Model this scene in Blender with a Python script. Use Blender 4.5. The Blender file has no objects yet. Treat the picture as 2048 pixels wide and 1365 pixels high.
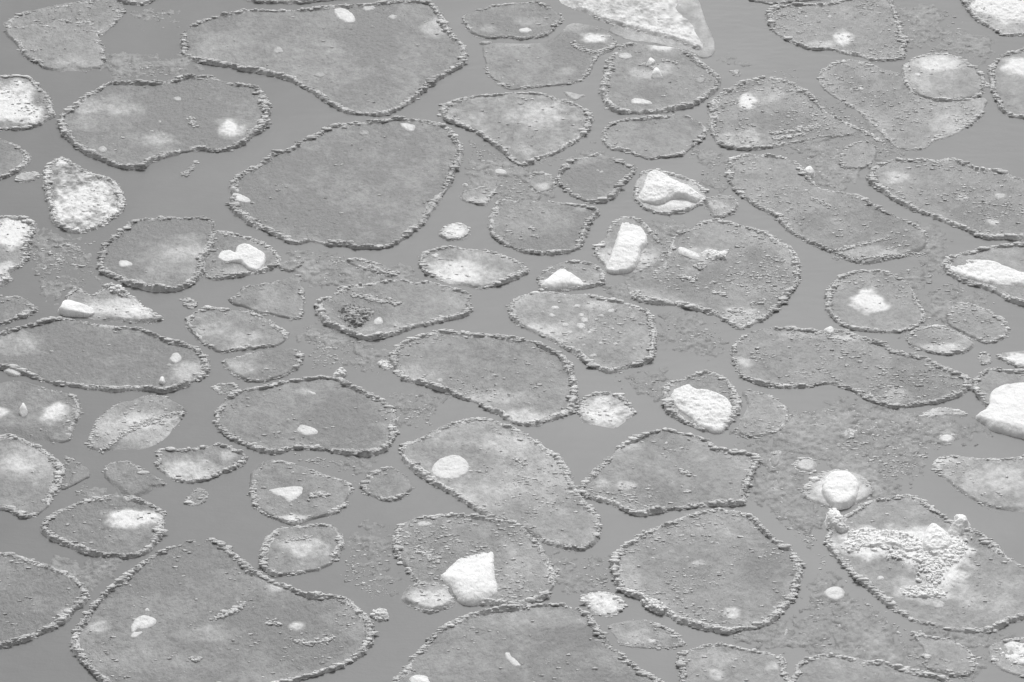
import bpy, math, random
import numpy as np
sc = bpy.context.scene
R = math.radians
# ------------------------------------------------------------------ camera
PITCH = R(37.0); LENS = 135.0; W0, H0 = 2048.0, 1365.0
F = LENS / 36.0 * W0
DIST = 37.5
CAM = np.array([0.0, 0.0, DIST * math.sin(PITCH)])
cd = bpy.data.cameras.new('camera'); cam = bpy.data.objects.new('camera', cd)
sc.collection.objects.link(cam); sc.camera = cam
cam.location = CAM; cam.rotation_euler = (math.pi / 2 - PITCH, 0, 0)
cd.lens = LENS; cd.sensor_width = 36.0; cd.clip_start = 0.5; cd.clip_end = 3000
# ------------------------------------------------------------------ sky and sun
SUN_EL, SUN_AZ = R(44), R(5)          # azimuth measured from +Y (away from the camera) towards +X
w = bpy.data.worlds.new('World'); sc.world = w; w.use_nodes = True
nt = w.node_tree; nt.nodes.clear()
sky = nt.nodes.new('ShaderNodeTexSky'); sky.sky_type = 'NISHITA'; sky.sun_disc = False
sky.sun_elevation = SUN_EL; sky.sun_rotation = SUN_AZ; sky.air_density = 1.6; sky.dust_density = 4.0
bw = nt.nodes.new('ShaderNodeRGBToBW'); bg = nt.nodes.new('ShaderNodeBackground'); wo = nt.nodes.new('ShaderNodeOutputWorld')
nt.links.new(sky.outputs[0], bw.inputs[0]); nt.links.new(bw.outputs[0], bg.inputs[0]); nt.links.new(bg.outputs[0], wo.inputs[0])
bg.inputs[1].default_value = 0.105
sd = bpy.data.lights.new('sun', 'SUN'); sd.energy = 1.7; sd.angle = R(14); sd.color = (1, 1, 1)
so = bpy.data.objects.new('sun', sd); sc.collection.objects.link(so)
from mathutils import Vector
dv = Vector((math.sin(SUN_AZ) * math.cos(SUN_EL), math.cos(SUN_AZ) * math.cos(SUN_EL), math.sin(SUN_EL)))
so.rotation_euler = dv.to_track_quat('Z', 'Y').to_euler(); so.location = (0, 40, 20)
sc.view_settings.view_transform = 'Standard'; sc.view_settings.look = 'None'
sc.view_settings.exposure = 0.12; sc.view_settings.gamma = 1.0
sc.cycles.use_denoising = True
sc.cycles.max_bounces = 4; sc.cycles.diffuse_bounces = 3; sc.cycles.glossy_bounces = 2

# ------------------------------------------------------------------ helpers
rng = np.random.default_rng(7)
sp, cp = math.sin(PITCH), math.cos(PITCH)
def ground(px, py):
    """where the sight line of photograph pixel (px, py) meets the water"""
    px = np.asarray(px, float); py = np.asarray(py, float)
    dx = px - W0 / 2; u = -(py - H0 / 2)
    dy = F * cp + u * sp; dz = -F * sp + u * cp
    t = CAM[2] / -dz
    return dx * t, dy * t
M = DIST / F                                     # metres per photograph pixel across the view, mid frame
def h01(ix, iy, seed):
    n = (ix.astype(np.int64) * 374761393 + iy.astype(np.int64) * 668265263 + seed * 974634777) & 0xffffffff
    n = ((n ^ (n >> 13)) * 1274126177) & 0xffffffff
    n = (n ^ (n >> 16)) & 0xffffff
    return n / float(0xffffff)
def vn(x, y, s, seed=0):
    x = x / s; y = y / s; ix = np.floor(x); iy = np.floor(y); fx = x - ix; fy = y - iy
    fx = fx * fx * (3 - 2 * fx); fy = fy * fy * (3 - 2 * fy)
    a = h01(ix, iy, seed); b = h01(ix + 1, iy, seed); c = h01(ix, iy + 1, seed); d = h01(ix + 1, iy + 1, seed)
    return (a + (b - a) * fx) * (1 - fy) + (c + (d - c) * fx) * fy
def fbm(x, y, s, o=3, seed=0):
    t = 0; a = 1; n = 0
    for k in range(o):
        t = t + a * vn(x * (1 + .13 * k) + .37 * y * k, y * (1 + .07 * k) - .31 * x * k, s, seed + 17 * k); n += a; a *= .5; s *= .5
    return t / n
def parse(p):
    out = []
    for q in p.split():
        v = [float(a) for a in q.split(',')]
        out.append(v if len(v) == 3 else v + [1.0])
    return np.array(out)
def smooth(P, closed=True, step=7.0):
    """Catmull-Rom through the points, resampled"""
    n = len(P); out = []
    for i in range(n if closed else n - 1):
        if closed: a, b, c, d = P[i - 1], P[i], P[(i + 1) % n], P[(i + 2) % n]
        else: a, b, c, d = P[max(i - 1, 0)], P[i], P[i + 1], P[min(i + 2, n - 1)]
        k = max(2, int(np.hypot(*(c - b)[:2]) / step))
        t = np.arange(k)[:, None] / k
        q = .5 * (2 * b + (c - a) * t + (2 * a - 5 * b + 4 * c - d) * t ** 2 + (3 * b - a - 3 * c + d) * t ** 3)
        out.append(q)
    out = np.vstack(out)
    if not closed: out = np.vstack([out, P[-1:]])
    out[:, 2] = np.clip(out[:, 2], 0, 3)
    return out
def toground(P):
    x, y = ground(P[:, 0], P[:, 1]); return np.column_stack([x, y, P[:, 2]])
def dist(X, Y, G, closed=True):
    """signed distance (positive inside) and the outline's strength at the nearest place"""
    A = G; B = np.roll(G, -1, 0)
    if not closed: A = G[:-1]; B = G[1:]
    best = np.full(X.shape, 1e9); amp = np.zeros(X.shape); ins = np.zeros(X.shape, bool)
    for (ax, ay, aa), (bx, by, ba) in zip(A, B):
        ex, ey = bx - ax, by - ay; L = ex * ex + ey * ey + 1e-12
        t = np.clip(((X - ax) * ex + (Y - ay) * ey) / L, 0, 1)
        d = (X - ax - t * ex) ** 2 + (Y - ay - t * ey) ** 2
        m = d < best; best = np.where(m, d, best); amp = np.where(m, aa + (ba - aa) * t, amp)
        if closed and ay != by:
            c = ((ay > Y) != (by > Y)) & (X < (bx - ax) * (Y - ay) / (by - ay) + ax); ins ^= c
    d = np.sqrt(best)
    return (np.where(ins, d, -d) if closed else -d), amp
HX, HY = 0.0085, 0.011
def grid(G, pad=0.05, hx=HX, hy=HY):
    x0, y0 = G[:, 0].min() - pad, G[:, 1].min() - pad; x1, y1 = G[:, 0].max() + pad, G[:, 1].max() + pad
    return np.meshgrid(np.arange(math.floor(x0 / hx), math.ceil(x1 / hx) + 1) * hx, np.arange(math.floor(y0 / hy), math.ceil(y1 / hy) + 1) * hy)
def mesh_from(V, Fq, Ft, mat, name, parent, origin, attrs=None, smoothf=True):
    me = bpy.data.meshes.new(name)
    V = V - np.asarray(origin)[None, :]
    nq = len(Fq); ntr = len(Ft)
    me.vertices.add(len(V)); me.vertices.foreach_set('co', V.astype(np.float32).ravel())
    loops = np.concatenate([np.asarray(Fq, np.int32).ravel(), np.asarray(Ft, np.int32).ravel()]).astype(np.int32)
    me.loops.add(len(loops)); me.loops.foreach_set('vertex_index', loops)
    me.polygons.add(nq + ntr)
    st = np.concatenate([np.arange(nq) * 4, nq * 4 + np.arange(ntr) * 3]).astype(np.int32)
    me.polygons.foreach_set('loop_start', st)
    me.polygons.foreach_set('use_smooth', np.full(nq + ntr, smoothf))
    me.update(calc_edges=True)
    for k, v in (attrs or {}).items():
        a = me.attributes.new(k, 'FLOAT', 'POINT'); a.data.foreach_set('value', v.astype(np.float32))
    me.materials.append(mat)
    o = bpy.data.objects.new(name, me); sc.collection.objects.link(o)
    if parent is not None: o.parent = parent
    else: o.location = origin
    return o
def field_mesh(X, Y, Z, keep):
    """quads of the height field whose corners satisfy keep anywhere"""
    c = keep[:-1, :-1] | keep[1:, :-1] | keep[:-1, 1:] | keep[1:, 1:]
    ny, nx = X.shape; idx = np.arange(nx * ny).reshape(ny, nx)
    q = np.stack([idx[:-1, :-1][c], idx[:-1, 1:][c], idx[1:, 1:][c], idx[1:, :-1][c]], 1)
    u, inv = np.unique(q, return_inverse=True)
    V = np.stack([X.ravel()[u], Y.ravel()[u], Z.ravel()[u]], 1)
    return V, inv.reshape(q.shape), u
# lump templates: small rough pebbles of ice
def ico():
    import bmesh
    bm = bmesh.new(); bmesh.ops.create_icosphere(bm, subdivisions=2, radius=1)
    v = np.array([x.co[:] for x in bm.verts]); f = np.array([[a.index for a in p.verts] for p in bm.faces]); bm.free(); return v, f
IV, IF = ico()
def ico1():
    import bmesh
    bm = bmesh.new(); bmesh.ops.create_icosphere(bm, subdivisions=1, radius=1)
    v = np.array([x.co[:] for x in bm.verts]); f = np.array([[a.index for a in p.verts] for p in bm.faces]); bm.free(); return v, f
SV, SF = ico1()
def templates(v0, n, amp):
    T = []
    for k in range(n):
        v = v0.copy(); 
        for j in range(5):                       # cut a few flat chips off the ball
            d = rng.normal(size=3); d /= np.linalg.norm(d); c = rng.uniform(.45, .85)
            s = v @ d; m = s > c; v[m] -= np.outer(s[m] - c, d)
        v *= (1 + rng.uniform(-amp, amp, len(v)))[:, None]
        T.append(v)
    return np.array(T)
TB = templates(IV, 14, .10); TS = templates(SV, 10, .22)
def lumps(C, small=False):
    """C rows: x y z rx ry rz -> vertices, triangles"""
    C = np.asarray(C, float)
    if len(C) == 0: return np.zeros((0, 3)), np.zeros((0, 3), int)
    T, Fc = (TS, SF) if small else (TB, IF)
    k = rng.integers(0, len(T), len(C)); a = rng.uniform(0, 6.28, len(C))
    v = T[k]; ca, sa = np.cos(a)[:, None], np.sin(a)[:, None]
    x = v[:, :, 0] * ca - v[:, :, 1] * sa; y = v[:, :, 0] * sa + v[:, :, 1] * ca; z = v[:, :, 2]
    til = rng.uniform(-.5, .5, (len(C), 1)); z = z + til * x
    V = np.stack([x * C[:, 3:4] + C[:, 0:1], y * C[:, 4:5] + C[:, 1:2], z * C[:, 5:6] + C[:, 2:3]], 2)
    n = T.shape[1]
    Fo = Fc[None] + (np.arange(len(C)) * n)[:, None, None]
    return V.reshape(-1, 3), Fo.reshape(-1, 3)
def interp(X, Y, Z, x, y):
    """height of a field at points"""
    hx = X[0, 1] - X[0, 0]; hy = Y[1, 0] - Y[0, 0]
    i = np.clip(np.round((x - X[0, 0]) / hx).astype(int), 0, X.shape[1] - 1); j = np.clip(np.round((y - Y[0, 0]) / hy).astype(int), 0, X.shape[0] - 1)
    return Z[j, i]

# ------------------------------------------------------------------ materials
def nodes(name):
    m = bpy.data.materials.new(name); m.use_nodes = True; t = m.node_tree
    b = t.nodes['Principled BSDF']; return m, t, b
def noise(t, co, scale, detail=3, rough=.6, map_scale=None):
    n = t.nodes.new('ShaderNodeTexNoise'); n.inputs['Scale'].default_value = scale; n.inputs['Detail'].default_value = detail; n.inputs['Roughness'].default_value = rough
    if map_scale:
        mp = t.nodes.new('ShaderNodeMapping'); mp.inputs['Scale'].default_value = map_scale; t.links.new(co, mp.inputs[0]); co = mp.outputs[0]
    t.links.new(co, n.inputs['Vector']); return n.outputs[0]
def math_(t, op, a, b=None, clamp=False):
    n = t.nodes.new('ShaderNodeMath'); n.operation = op; n.use_clamp = clamp
    for i, v in enumerate((a, b)):
        if v is None: continue
        if isinstance(v, (int, float)): n.inputs[i].default_value = v
        else: t.links.new(v, n.inputs[i])
    return n.outputs[0]
def ramp(t, fac, stops):
    r = t.nodes.new('ShaderNodeValToRGB'); e = r.color_ramp.elements
    while len(e) < len(stops): e.new(.5)
    for q, (p, v) in zip(e, stops): q.position = p; q.color = (v, v, v, 1)
    t.links.new(fac, r.inputs[0]); return r.outputs[0]
def bump(t, b, h, strength, distance):
    n = t.nodes.new('ShaderNodeBump'); n.inputs['Strength'].default_value = strength; n.inputs['Distance'].default_value = distance
    t.links.new(h, n.inputs['Height']); t.links.new(n.outputs[0], b.inputs['Normal'])
def mat_ice(name, lo, mid, hi, rough, bstr, bdist, grain):
    """grey ice that turns to white snow where the 'snow' attribute is high"""
    m, t, b = nodes(name)
    co = t.nodes.new('ShaderNodeTexCoord').outputs['Object']
    at = t.nodes.new('ShaderNodeAttribute'); at.attribute_name = 'snow'
    n1 = noise(t, co, 38, 4, .7); n2 = noise(t, co, 7, 3, .6)
    s = math_(t, 'ADD', at.outputs['Fac'], math_(t, 'MULTIPLY', math_(t, 'SUBTRACT', n1, .5), grain))
    s = math_(t, 'ADD', s, math_(t, 'MULTIPLY', math_(t, 'SUBTRACT', n2, .5), .16), True)
    t.links.new(ramp(t, s, [(0, lo), (.3, mid), (1, hi)]), b.inputs['Base Color'])
    b.inputs['Roughness'].default_value = rough; b.inputs['IOR'].default_value = 1.31
    n3 = noise(t, co, 30, 4, .65, (1, .8, 1)); n4 = noise(t, co, 110, 2, .6)
    hh = math_(t, 'ADD', n3, math_(t, 'MULTIPLY', n4, .35))
    bump(t, b, hh, bstr, bdist)
    return m
m_sheet = mat_ice('sheet_ice', .225, .36, .88, .38, .9, .010, .38)
m_sheet.node_tree.nodes['Principled BSDF'].inputs['Specular IOR Level'].default_value = .42
m_rim = mat_ice('rim_ice', .44, .64, .93, .6, .9, .012, .40)
m_white = mat_ice('white_ice', .60, .80, .95, .6, .9, .012, .4)
m_crumb = mat_ice('crumbled_ice', .62, .84, .97, .6, .9, .010, .4)
m_dark = mat_ice('dirty_ice', .18, .46, .9, .7, .9, .012, 1.0)
bs = m_white.node_tree.nodes['Principled BSDF']; bs.inputs['Subsurface Weight'].default_value = .7; bs.inputs['Subsurface Radius'].default_value = (1, 1, 1); bs.inputs['Subsurface Scale'].default_value = .05
m, t, b = nodes('water'); m_water = m
co = t.nodes.new('ShaderNodeTexCoord').outputs['Object']
na = noise(t, co, .22, 2, .5); nb = noise(t, co, 1.3, 3, .55)
s = math_(t, 'ADD', math_(t, 'MULTIPLY', na, .6), math_(t, 'MULTIPLY', nb, .4))
t.links.new(ramp(t, s, [(.3, .188), (.5, .215), (.7, .245)]), b.inputs['Base Color'])
b.inputs['Roughness'].default_value = .36; b.inputs['Specular IOR Level'].default_value = .19; b.inputs['IOR'].default_value = 1.33
bump(t, b, math_(t, 'ADD', noise(t, co, 9, 3, .5, (.5, 1.4, 1)), math_(t, 'MULTIPLY', noise(t, co, 40, 2, .5), .25)), .25, .01)

# ------------------------------------------------------------------ water
def tag(o, label=None, cat=None, group=None, kind=None):
    if label: o['label'] = label
    if cat: o['category'] = cat
    if group: o['group'] = group
    if kind: o['kind'] = kind
me = bpy.data.meshes.new('water'); me.from_pydata([(-600, -400, 0), (600, -400, 0), (600, 1200, 0), (-600, 1200, 0)], [], [(0, 1, 2, 3)])
me.materials.append(m_water); o = bpy.data.objects.new('water', me); sc.collection.objects.link(o)
tag(o, 'smooth grey greasy water between the ice floes', 'water', kind='structure')

# ------------------------------------------------------------------ rims, ridges, crumbs
GRP = 'ice floes drifting on the grey water'
def along(G, step, closed=True):
    A = G; B = np.roll(G, -1, 0)
    if not closed: A = G[:-1]; B = G[1:]
    L = np.hypot(*(B - A)[:, :2].T); tot = L.sum(); n = max(3, int(tot / step)); s = (np.arange(n) + rng.uniform(0, 1, n)) * tot / n
    cum = np.concatenate([[0], np.cumsum(L)]); i = np.clip(np.searchsorted(cum, s) - 1, 0, len(A) - 1)
    f = (s - cum[i]) / np.maximum(L[i], 1e-9)
    P = A[i] + (B - A)[i] * f[:, None]; T = (B - A)[i, :2] / np.maximum(L[i], 1e-9)[:, None]
    return P, T, s
def area(G): return .5 * np.sum(G[:, 0] * np.roll(G[:, 1], -1) - np.roll(G[:, 0], -1) * G[:, 1])
def cell_breaks(x, y, seed): return fbm(x, y, .16, 2, seed)
def floe(p, label, w=20, h=.034, t=.10, c=.35, s=(), f=(), g=(), base=None, rough=1.0, mat=None, name='ice_floe', cat='ice floe', gaps=.5, grain=0.0, lump=1.0):
    soft = h <= .0285
    lump *= .58 if soft else (.50 + .20 * min(h / .042, 1)); h *= .50 if soft else .74; w *= .92
    if soft: gaps = .9
    P = smooth(parse(p)); G = toground(P)
    if t < .3: t = max(.02, t + (P[:, 0].mean() - 1000) / 1000 * .085)      # sun sheen on the ice painted into the tone, paler towards the right
    seed = int(abs(P[0, 0] * 7 + P[0, 1] * 13)) % 9973
    cx, cy = G[:, 0].mean(), G[:, 1].mean()
    root = bpy.data.objects.new(name, None); sc.collection.objects.link(root); root.location = (cx, cy, 0); root.empty_display_size = .2
    tag(root, label, cat, GRP)
    org = (cx, cy, 0)
    X, Y = grid(G)
    d, amp = dist(X, Y, G)
    d = d + (fbm(X, Y, .12, 3, seed) - .5) * .038
    wm = w * M
    b0 = base if base is not None else .010 + .010 * ((seed * 37) % 100) / 100
    und = (fbm(X, Y, .5, 2, seed + 3) - .5) * .012
    fine = (fbm(X, Y, .045, 3, seed + 5) - .5) * .007 * rough + (vn(X, Y, .018, seed + 8) - .5) * .0035 * rough
    top = b0 + und + fine
    Z = np.where(d > 0, np.minimum(top, -.012 + d * (.12 + .68 * np.clip(amp * 1.6, 0, 1))), np.maximum(-.012 + d * .6, -.06))
    # snow cover
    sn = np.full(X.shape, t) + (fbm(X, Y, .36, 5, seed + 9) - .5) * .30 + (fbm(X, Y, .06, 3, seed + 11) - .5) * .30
    sn -= .16 * np.clip((fbm(X, Y, .8, 4, seed + 13) - .54) * 9, 0, 1)          # darker wet stretches
    sn += .16 * np.exp(-np.maximum(d, 0) / (1.6 * wm)) * (.3 + vn(X, Y, .25, seed + 2))
    Zr = np.zeros_like(Z)
    for (sx, sy, rx, ry, st) in s:
        gx, gy = ground(sx, sy); rr = np.sqrt(((X - gx) / (rx * M)) ** 2 + ((Y - gy) / (ry * M / sp)) ** 2)
        rr = rr + (fbm(X, Y, .12, 5, int(sx)) - .5) * 1.15
        k = np.clip(1.45 - rr, 0, 1); k = k * k * (3 - 2 * k)
        sn += 1.15 * st * k * (.62 + .42 * vn(X, Y, .03, int(sy)) + .25 * vn(X, Y, .012, int(sy) + 5))
        if st > .55: Zr += .012 * k * fbm(X, Y, .05, 3, int(sx + sy))
    if grain: sn += grain * (vn(X, Y, .035, seed + 21) - .45) + grain * (vn(X, Y, .08, seed + 22) - .5)
    Z = np.where(d > .02, Z + Zr, Z)
    V, Q, u = field_mesh(X, Y, Z, Z > -.03)
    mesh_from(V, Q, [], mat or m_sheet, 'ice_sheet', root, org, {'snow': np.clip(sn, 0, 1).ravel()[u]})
    sgn = 1.0 if area(G) > 0 else -1.0
    # rim
    if w > 0 and h > 0:
        brk = cell_breaks(X, Y, seed + 31)
        am = amp * np.clip((brk - .30 * gaps) * 4, 0, 1) * (.55 + .75 * vn(X, Y, .45, seed + 33))
        wv = wm * (.5 + 1.1 * vn(X, Y, .22, seed + 41))
        prof = np.clip(1 - np.abs(d - wv * .42) / (wv * .47), 0, 1) ** .7
        zr = am * h * prof * (.35 + .9 * fbm(X, Y, .07, 3, seed + 50)) + (fbm(X, Y, .035, 3, seed + 51) - .5) * .022 * prof
        base_z = np.where(d > 0, Z, np.maximum(Z, -.03))
        ZR = base_z - .007 + zr
        keep = (amp > .02) & (d > -.1 * wv) & (d < wv) & (ZR > -.02)
        V, Q, u = field_mesh(X, Y, ZR, keep)
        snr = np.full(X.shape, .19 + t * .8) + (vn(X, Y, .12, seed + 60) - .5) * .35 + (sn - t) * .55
        # broken lumps
        C = []
        for pas in range(6):
            Pp, T, sarc = along(G, (.030, .025, .020, .018, .017, .015)[pas])
            offr = rng.beta(1.6, 1.6, len(Pp)) if pas else rng.uniform(.3, .7, len(Pp))
            lw = wm * (.5 + 1.1 * vn(Pp[:, 0], Pp[:, 1], .22, seed + 41))
            nx, ny = -T[:, 1] * sgn, T[:, 0] * sgn
            x = Pp[:, 0] + nx * offr * lw; y = Pp[:, 1] + ny * offr * lw
            a = Pp[:, 2] * np.clip((cell_breaks(x, y, seed + 31) - .30 * gaps) * 4, 0, 1) * (.55 + .75 * vn(x, y, .45, seed + 33))
            keepm = (a > .25) & (rng.uniform(0, 1, len(a)) < .35 + .6 * a)
            r = rng.uniform(.008, .021, len(a)) * (1.35, 1.0, .75, .65, .5, .42)[pas] * (.6 + .4 * np.minimum(a, 1.5)) * lump
            r *= (.65 + .7 * rng.uniform(0, 1, len(r)) ** 1.6) * (1 + .35 * (vn(x, y, .15, seed + 70) > .62)); r = np.minimum(r, .026)
            zz = np.maximum(interp(X, Y, ZR, x, y), 0.0)
            ex = rng.uniform(1.1, 3.0, len(a))
            row = np.column_stack([x, y, zz + r * .15, r * ex, r * rng.uniform(.7, 1.2, len(a)), r * rng.uniform(.30, .65, len(a))])
            C.append(row[keepm])
        C = np.vstack(C)
        LV, LF = lumps(C)
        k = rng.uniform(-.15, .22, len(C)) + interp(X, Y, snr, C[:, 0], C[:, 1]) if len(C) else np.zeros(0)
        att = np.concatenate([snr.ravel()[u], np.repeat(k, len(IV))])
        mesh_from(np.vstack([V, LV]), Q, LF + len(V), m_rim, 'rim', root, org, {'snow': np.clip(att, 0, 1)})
    # ridges inside the floe
    for gp in g:
        Gp = toground(smooth(parse(gp), closed=False))
        Cg = []
        for pas in range(3):
            Pp, T, _ = along(Gp, (.015, .014, .012)[pas], closed=False)
            off = rng.normal(0, .018, len(Pp)); x = Pp[:, 0] - T[:, 1] * off; y = Pp[:, 1] + T[:, 0] * off
            r = rng.uniform(.006, .016, len(Pp)) * (1.1, .9, .6)[pas] * Pp[:, 2]; ex = rng.uniform(.9, 2.0, len(Pp))
            zz = np.maximum(interp(X, Y, Z, x, y), 0)
            Cg.append(np.column_stack([x, y, zz + r * .2, r * ex, r, r * .7]))
        Cg = np.vstack(Cg); Cg[:, 3:5] *= 1.15; LV, LF = lumps(Cg)
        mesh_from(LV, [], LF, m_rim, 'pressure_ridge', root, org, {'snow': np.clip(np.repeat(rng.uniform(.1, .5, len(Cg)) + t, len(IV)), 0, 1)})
    # flat white patches frozen into the sheet
    for fp in f:
        lift = .006
        if isinstance(fp, str): Gf = toground(smooth(parse(fp), step=4)); wht = .75
        else:
            sx, sy, rx, ry, wht = fp; a = np.linspace(0, 2 * np.pi, 14, endpoint=False); q = 1 + rng.uniform(-.14, .14, 14)
            Gf = toground(smooth(np.column_stack([sx + rx * q * np.cos(a), sy + ry * q * np.sin(a), np.ones(14)]), step=3))
        xf, yf = grid(Gf, .03, .006, .008); df, _ = dist(xf, yf, Gf); df = df + (fbm(xf, yf, .04, 2, 5) - .5) * .014
        zf = interp(X, Y, Z, xf, yf) + np.clip(df * .6, -.01, lift) + (fbm(xf, yf, .03, 2, 9) - .5) * .003
        V, Q, u = field_mesh(xf, yf, zf, df > -.008)
        mesh_from(V, Q, [], m_sheet, 'snow_patch', root, org, {'snow': np.clip(wht + (fbm(xf, yf, .08, 2, 4) - .5) * .25 + np.clip(df * 3, -.1, .12), 0, 1).ravel()[u]})
    # crumbs frozen onto the sheet
    if c > 0:
        A = abs(area(G)) / (M * M / sp) / 1000.0
        n = int(A * c * 46)
        x = rng.uniform(G[:, 0].min(), G[:, 0].max(), n * 3); y = rng.uniform(G[:, 1].min(), G[:, 1].max(), n * 3)
        dd = interp(X, Y, d, x, y); cl = fbm(x, y, .30, 3, seed + 80)
        pr = np.clip((cl - .47) * 5, 0.06, 1) * np.where(dd < 2.2 * wm, .9, .8)
        k = (dd > .02) & (rng.uniform(0, 1, len(x)) < pr * .55)
        x, y = x[k], y[k]
        if len(x):
            r = .003 + .013 * rng.uniform(0, 1, len(x)) ** 3
            zz = interp(X, Y, Z, x, y)
            C = np.column_stack([x, y, zz, r * rng.uniform(1, 2.6, len(x)), r, r * .6])
            LV, LF = lumps(C, True)
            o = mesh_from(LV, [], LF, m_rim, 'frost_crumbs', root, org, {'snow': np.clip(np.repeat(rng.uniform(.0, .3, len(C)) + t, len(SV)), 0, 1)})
            o['kind'] = 'stuff'
    return root, X, Y, Z
def block(p, label, h=.07, z0=.0, facets=5, rough=1.0, steep=1.6, mat=None, name='ice_block', cat='ice block', rubble=0, seed=1, tone=.75, group=None):
    """a solid lump of ice: a faceted body rising from its traced foot"""
    P = smooth(parse(p), step=5); G = toground(P)
    cx, cy = G[:, 0].mean(), G[:, 1].mean()
    X, Y = grid(G, .03, .0055, .0065)
    d, _ = dist(X, Y, G); d = d + (fbm(X, Y, .06, 3, seed) - .5) * .022
    rg = np.random.default_rng(seed)
    h = h * .68; dp = np.maximum(d, 0); Z = h * 1.1 * (1 - np.exp(-dp * steep * 1.25 / h)) ** .8
    ext = max(np.ptp(G[:, 0]), np.ptp(G[:, 1])) / 2
    for k in range(facets):
        a = rg.uniform(0, 6.28); sl = rg.uniform(.2, .75) * h / ext * 1.6; off = rg.uniform(.6, 1.0) * h
        pl = off + sl * ((X - cx) * math.cos(a) + (Y - cy) * math.sin(a)) + .15 * h
        dz = np.abs(Z - pl); Z = np.minimum(Z, pl) - np.maximum(.005 - dz, 0) ** 2 / .02      # softened arris
    Z = Z + ((fbm(X, Y, .09, 4, seed + 1) - .5) * .026 + (fbm(X, Y, .03, 3, seed + 2) - .5) * .012) * max(rough, .7) * np.clip(d * 30, 0, 1)
    Z = np.where(d < 0, np.maximum(d * 1.2, -.03), np.maximum(Z, 0)) + z0
    V, Q, u = field_mesh(X, Y, Z, d > -.02)
    sn = np.clip(tone - .15 + (fbm(X, Y, .16, 4, seed + 6) - .5) * 1.0 + np.clip(d * 2.5, -.1, .22), 0, 1)
    att = sn.ravel()[u]; LF = np.zeros((0, 3), int)
    if rubble:
        n = int(rubble); x = rg.uniform(G[:, 0].min(), G[:, 0].max(), n * 3); y = rg.uniform(G[:, 1].min(), G[:, 1].max(), n * 3)
        k = interp(X, Y, d, x, y) > -.005; x, y = x[k][:n], y[k][:n]; r = rg.uniform(.006, .020, len(x))
        C = np.column_stack([x, y, interp(X, Y, Z, x, y) + r * .1, r * rg.uniform(.8, 1.6, len(x)), r, r * .45])
        LV, LF = lumps(C); LF = LF + len(V); V = np.vstack([V, LV]); att = np.concatenate([att, np.repeat(np.clip(tone + rg.uniform(-.35, .3, len(C)), 0, 1), len(IV))])
    o = mesh_from(V, Q, LF, mat or m_white, name, None, (cx, cy, 0), {'snow': att})
    if rubble and mat is None:
        o.data.materials.append(m_crumb); mi = np.zeros(len(Q) + len(LF), np.int32); mi[len(Q):] = 1; o.data.polygons.foreach_set('material_index', mi)
    tag(o, label, cat, group)
    return o
# ------------------------------------------------------------------ the floes, row by row from the far side
# far left corner
floe('8,45 25,33 45,23 60,20 90,14 130,5 160,2 200,-5 235,-10 252,20 238,45 222,60 208,70 190,72 100,66 14,58', "ragged grainy floe in the far left corner, half overlapped by a paler one", w=26, h=.025, t=.16, c=1.2, base=.006, grain=.12)
floe('8,58 35,56 60,50 92,47 118,38 150,46 170,43 190,50,.7 200,75,.7 212,100 210,130,.9 190,142,.3 160,152,0 125,152,0 92,142,.5 68,128 45,113 30,92 10,72', "pale floe in the far left corner, lumpy on its right, rimless at its near end", w=18, h=.028, t=.20, c=.35, base=.02, s=[(150,130,50,20,.18)])
floe('228,-12 240,5 262,10 290,12 308,3 322,-12', "thin near edge of a rimmed floe cut by the photo top, leftmost such strip", w=12, h=.03, t=.2, c=0)
floe('485,-14 495,0 515,6 545,9 600,8 660,2 720,-3 760,-14', "strip of rim cut by the photo top, just beyond the widest far floe", w=13, h=.035, t=.12, c=0)
floe('358,95 362,75 375,57 400,42 440,32 475,22 520,20 570,21 615,16 670,11 740,6 800,2 850,4 870,12 888,35 900,55 915,75 932,95 938,112 930,130 905,145 880,160 850,185 825,208 790,225 760,234,.8 725,232,.4 695,228 665,215 640,200 610,180 580,165 545,155 515,148 490,145 450,135 410,130 380,122,.6 362,110,.6',
 "very wide far floe, dull right half, two flat white patches near its rim", w=19, h=.042, t=.10, c=.06, s=[(872,58,30,22,.35),(440,90,90,40,.12),(640,130,120,50,.10)],
 f=['668,22 678,18 690,20 702,27 711,40 708,46 695,47 680,41 672,33',(738,18,12,6,.6),(785,36,8,5,.5),(556,103,10,6,.45),(640,152,11,5,.3)])
floe('116,245,.8 122,230 140,215 160,195 190,180 215,168 250,165 290,165 330,163,1.3 360,156,1.5 375,152,1.5 395,153 420,152,.6 450,162,.5 475,168 505,172 525,180 538,200 542,220,1.3 538,240,1.3 530,262,1.3 510,272 490,290 465,300 430,306,.8 400,303,.9 375,308 340,315 310,325 285,340 260,341 230,336 205,325 175,313 155,300 135,283 120,265,.7',
 "broad oval floe on the left with one frosty streak and one spiky bright patch", w=19, h=.044, t=.12, c=.05, s=[(215,208,75,26,.35),(320,280,36,15,.35),(462,262,28,17,.85),(450,245,22,8,.3),(170,250,30,20,.15)],
 f=[(205,303,9,7,.45),(355,201,8,5,.45),(304,266,4,2,.7),(320,247,3,2,.8)], g=['378,238 388,245 385,252 395,256'])
floe('-40,160 0,153 20,152 45,152 65,158 75,168 90,180,.7 100,192,.7 108,215 112,232 100,240 85,250 65,258 40,262,.6 10,262,.5 -40,255', 'floe cut by the left edge of the photo, heaped with bright white snow', w=18, h=.032, t=.2, c=.5, s=[(10,205,55,42,.95),(50,232,40,18,.8),(50,175,22,12,.35)])
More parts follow.
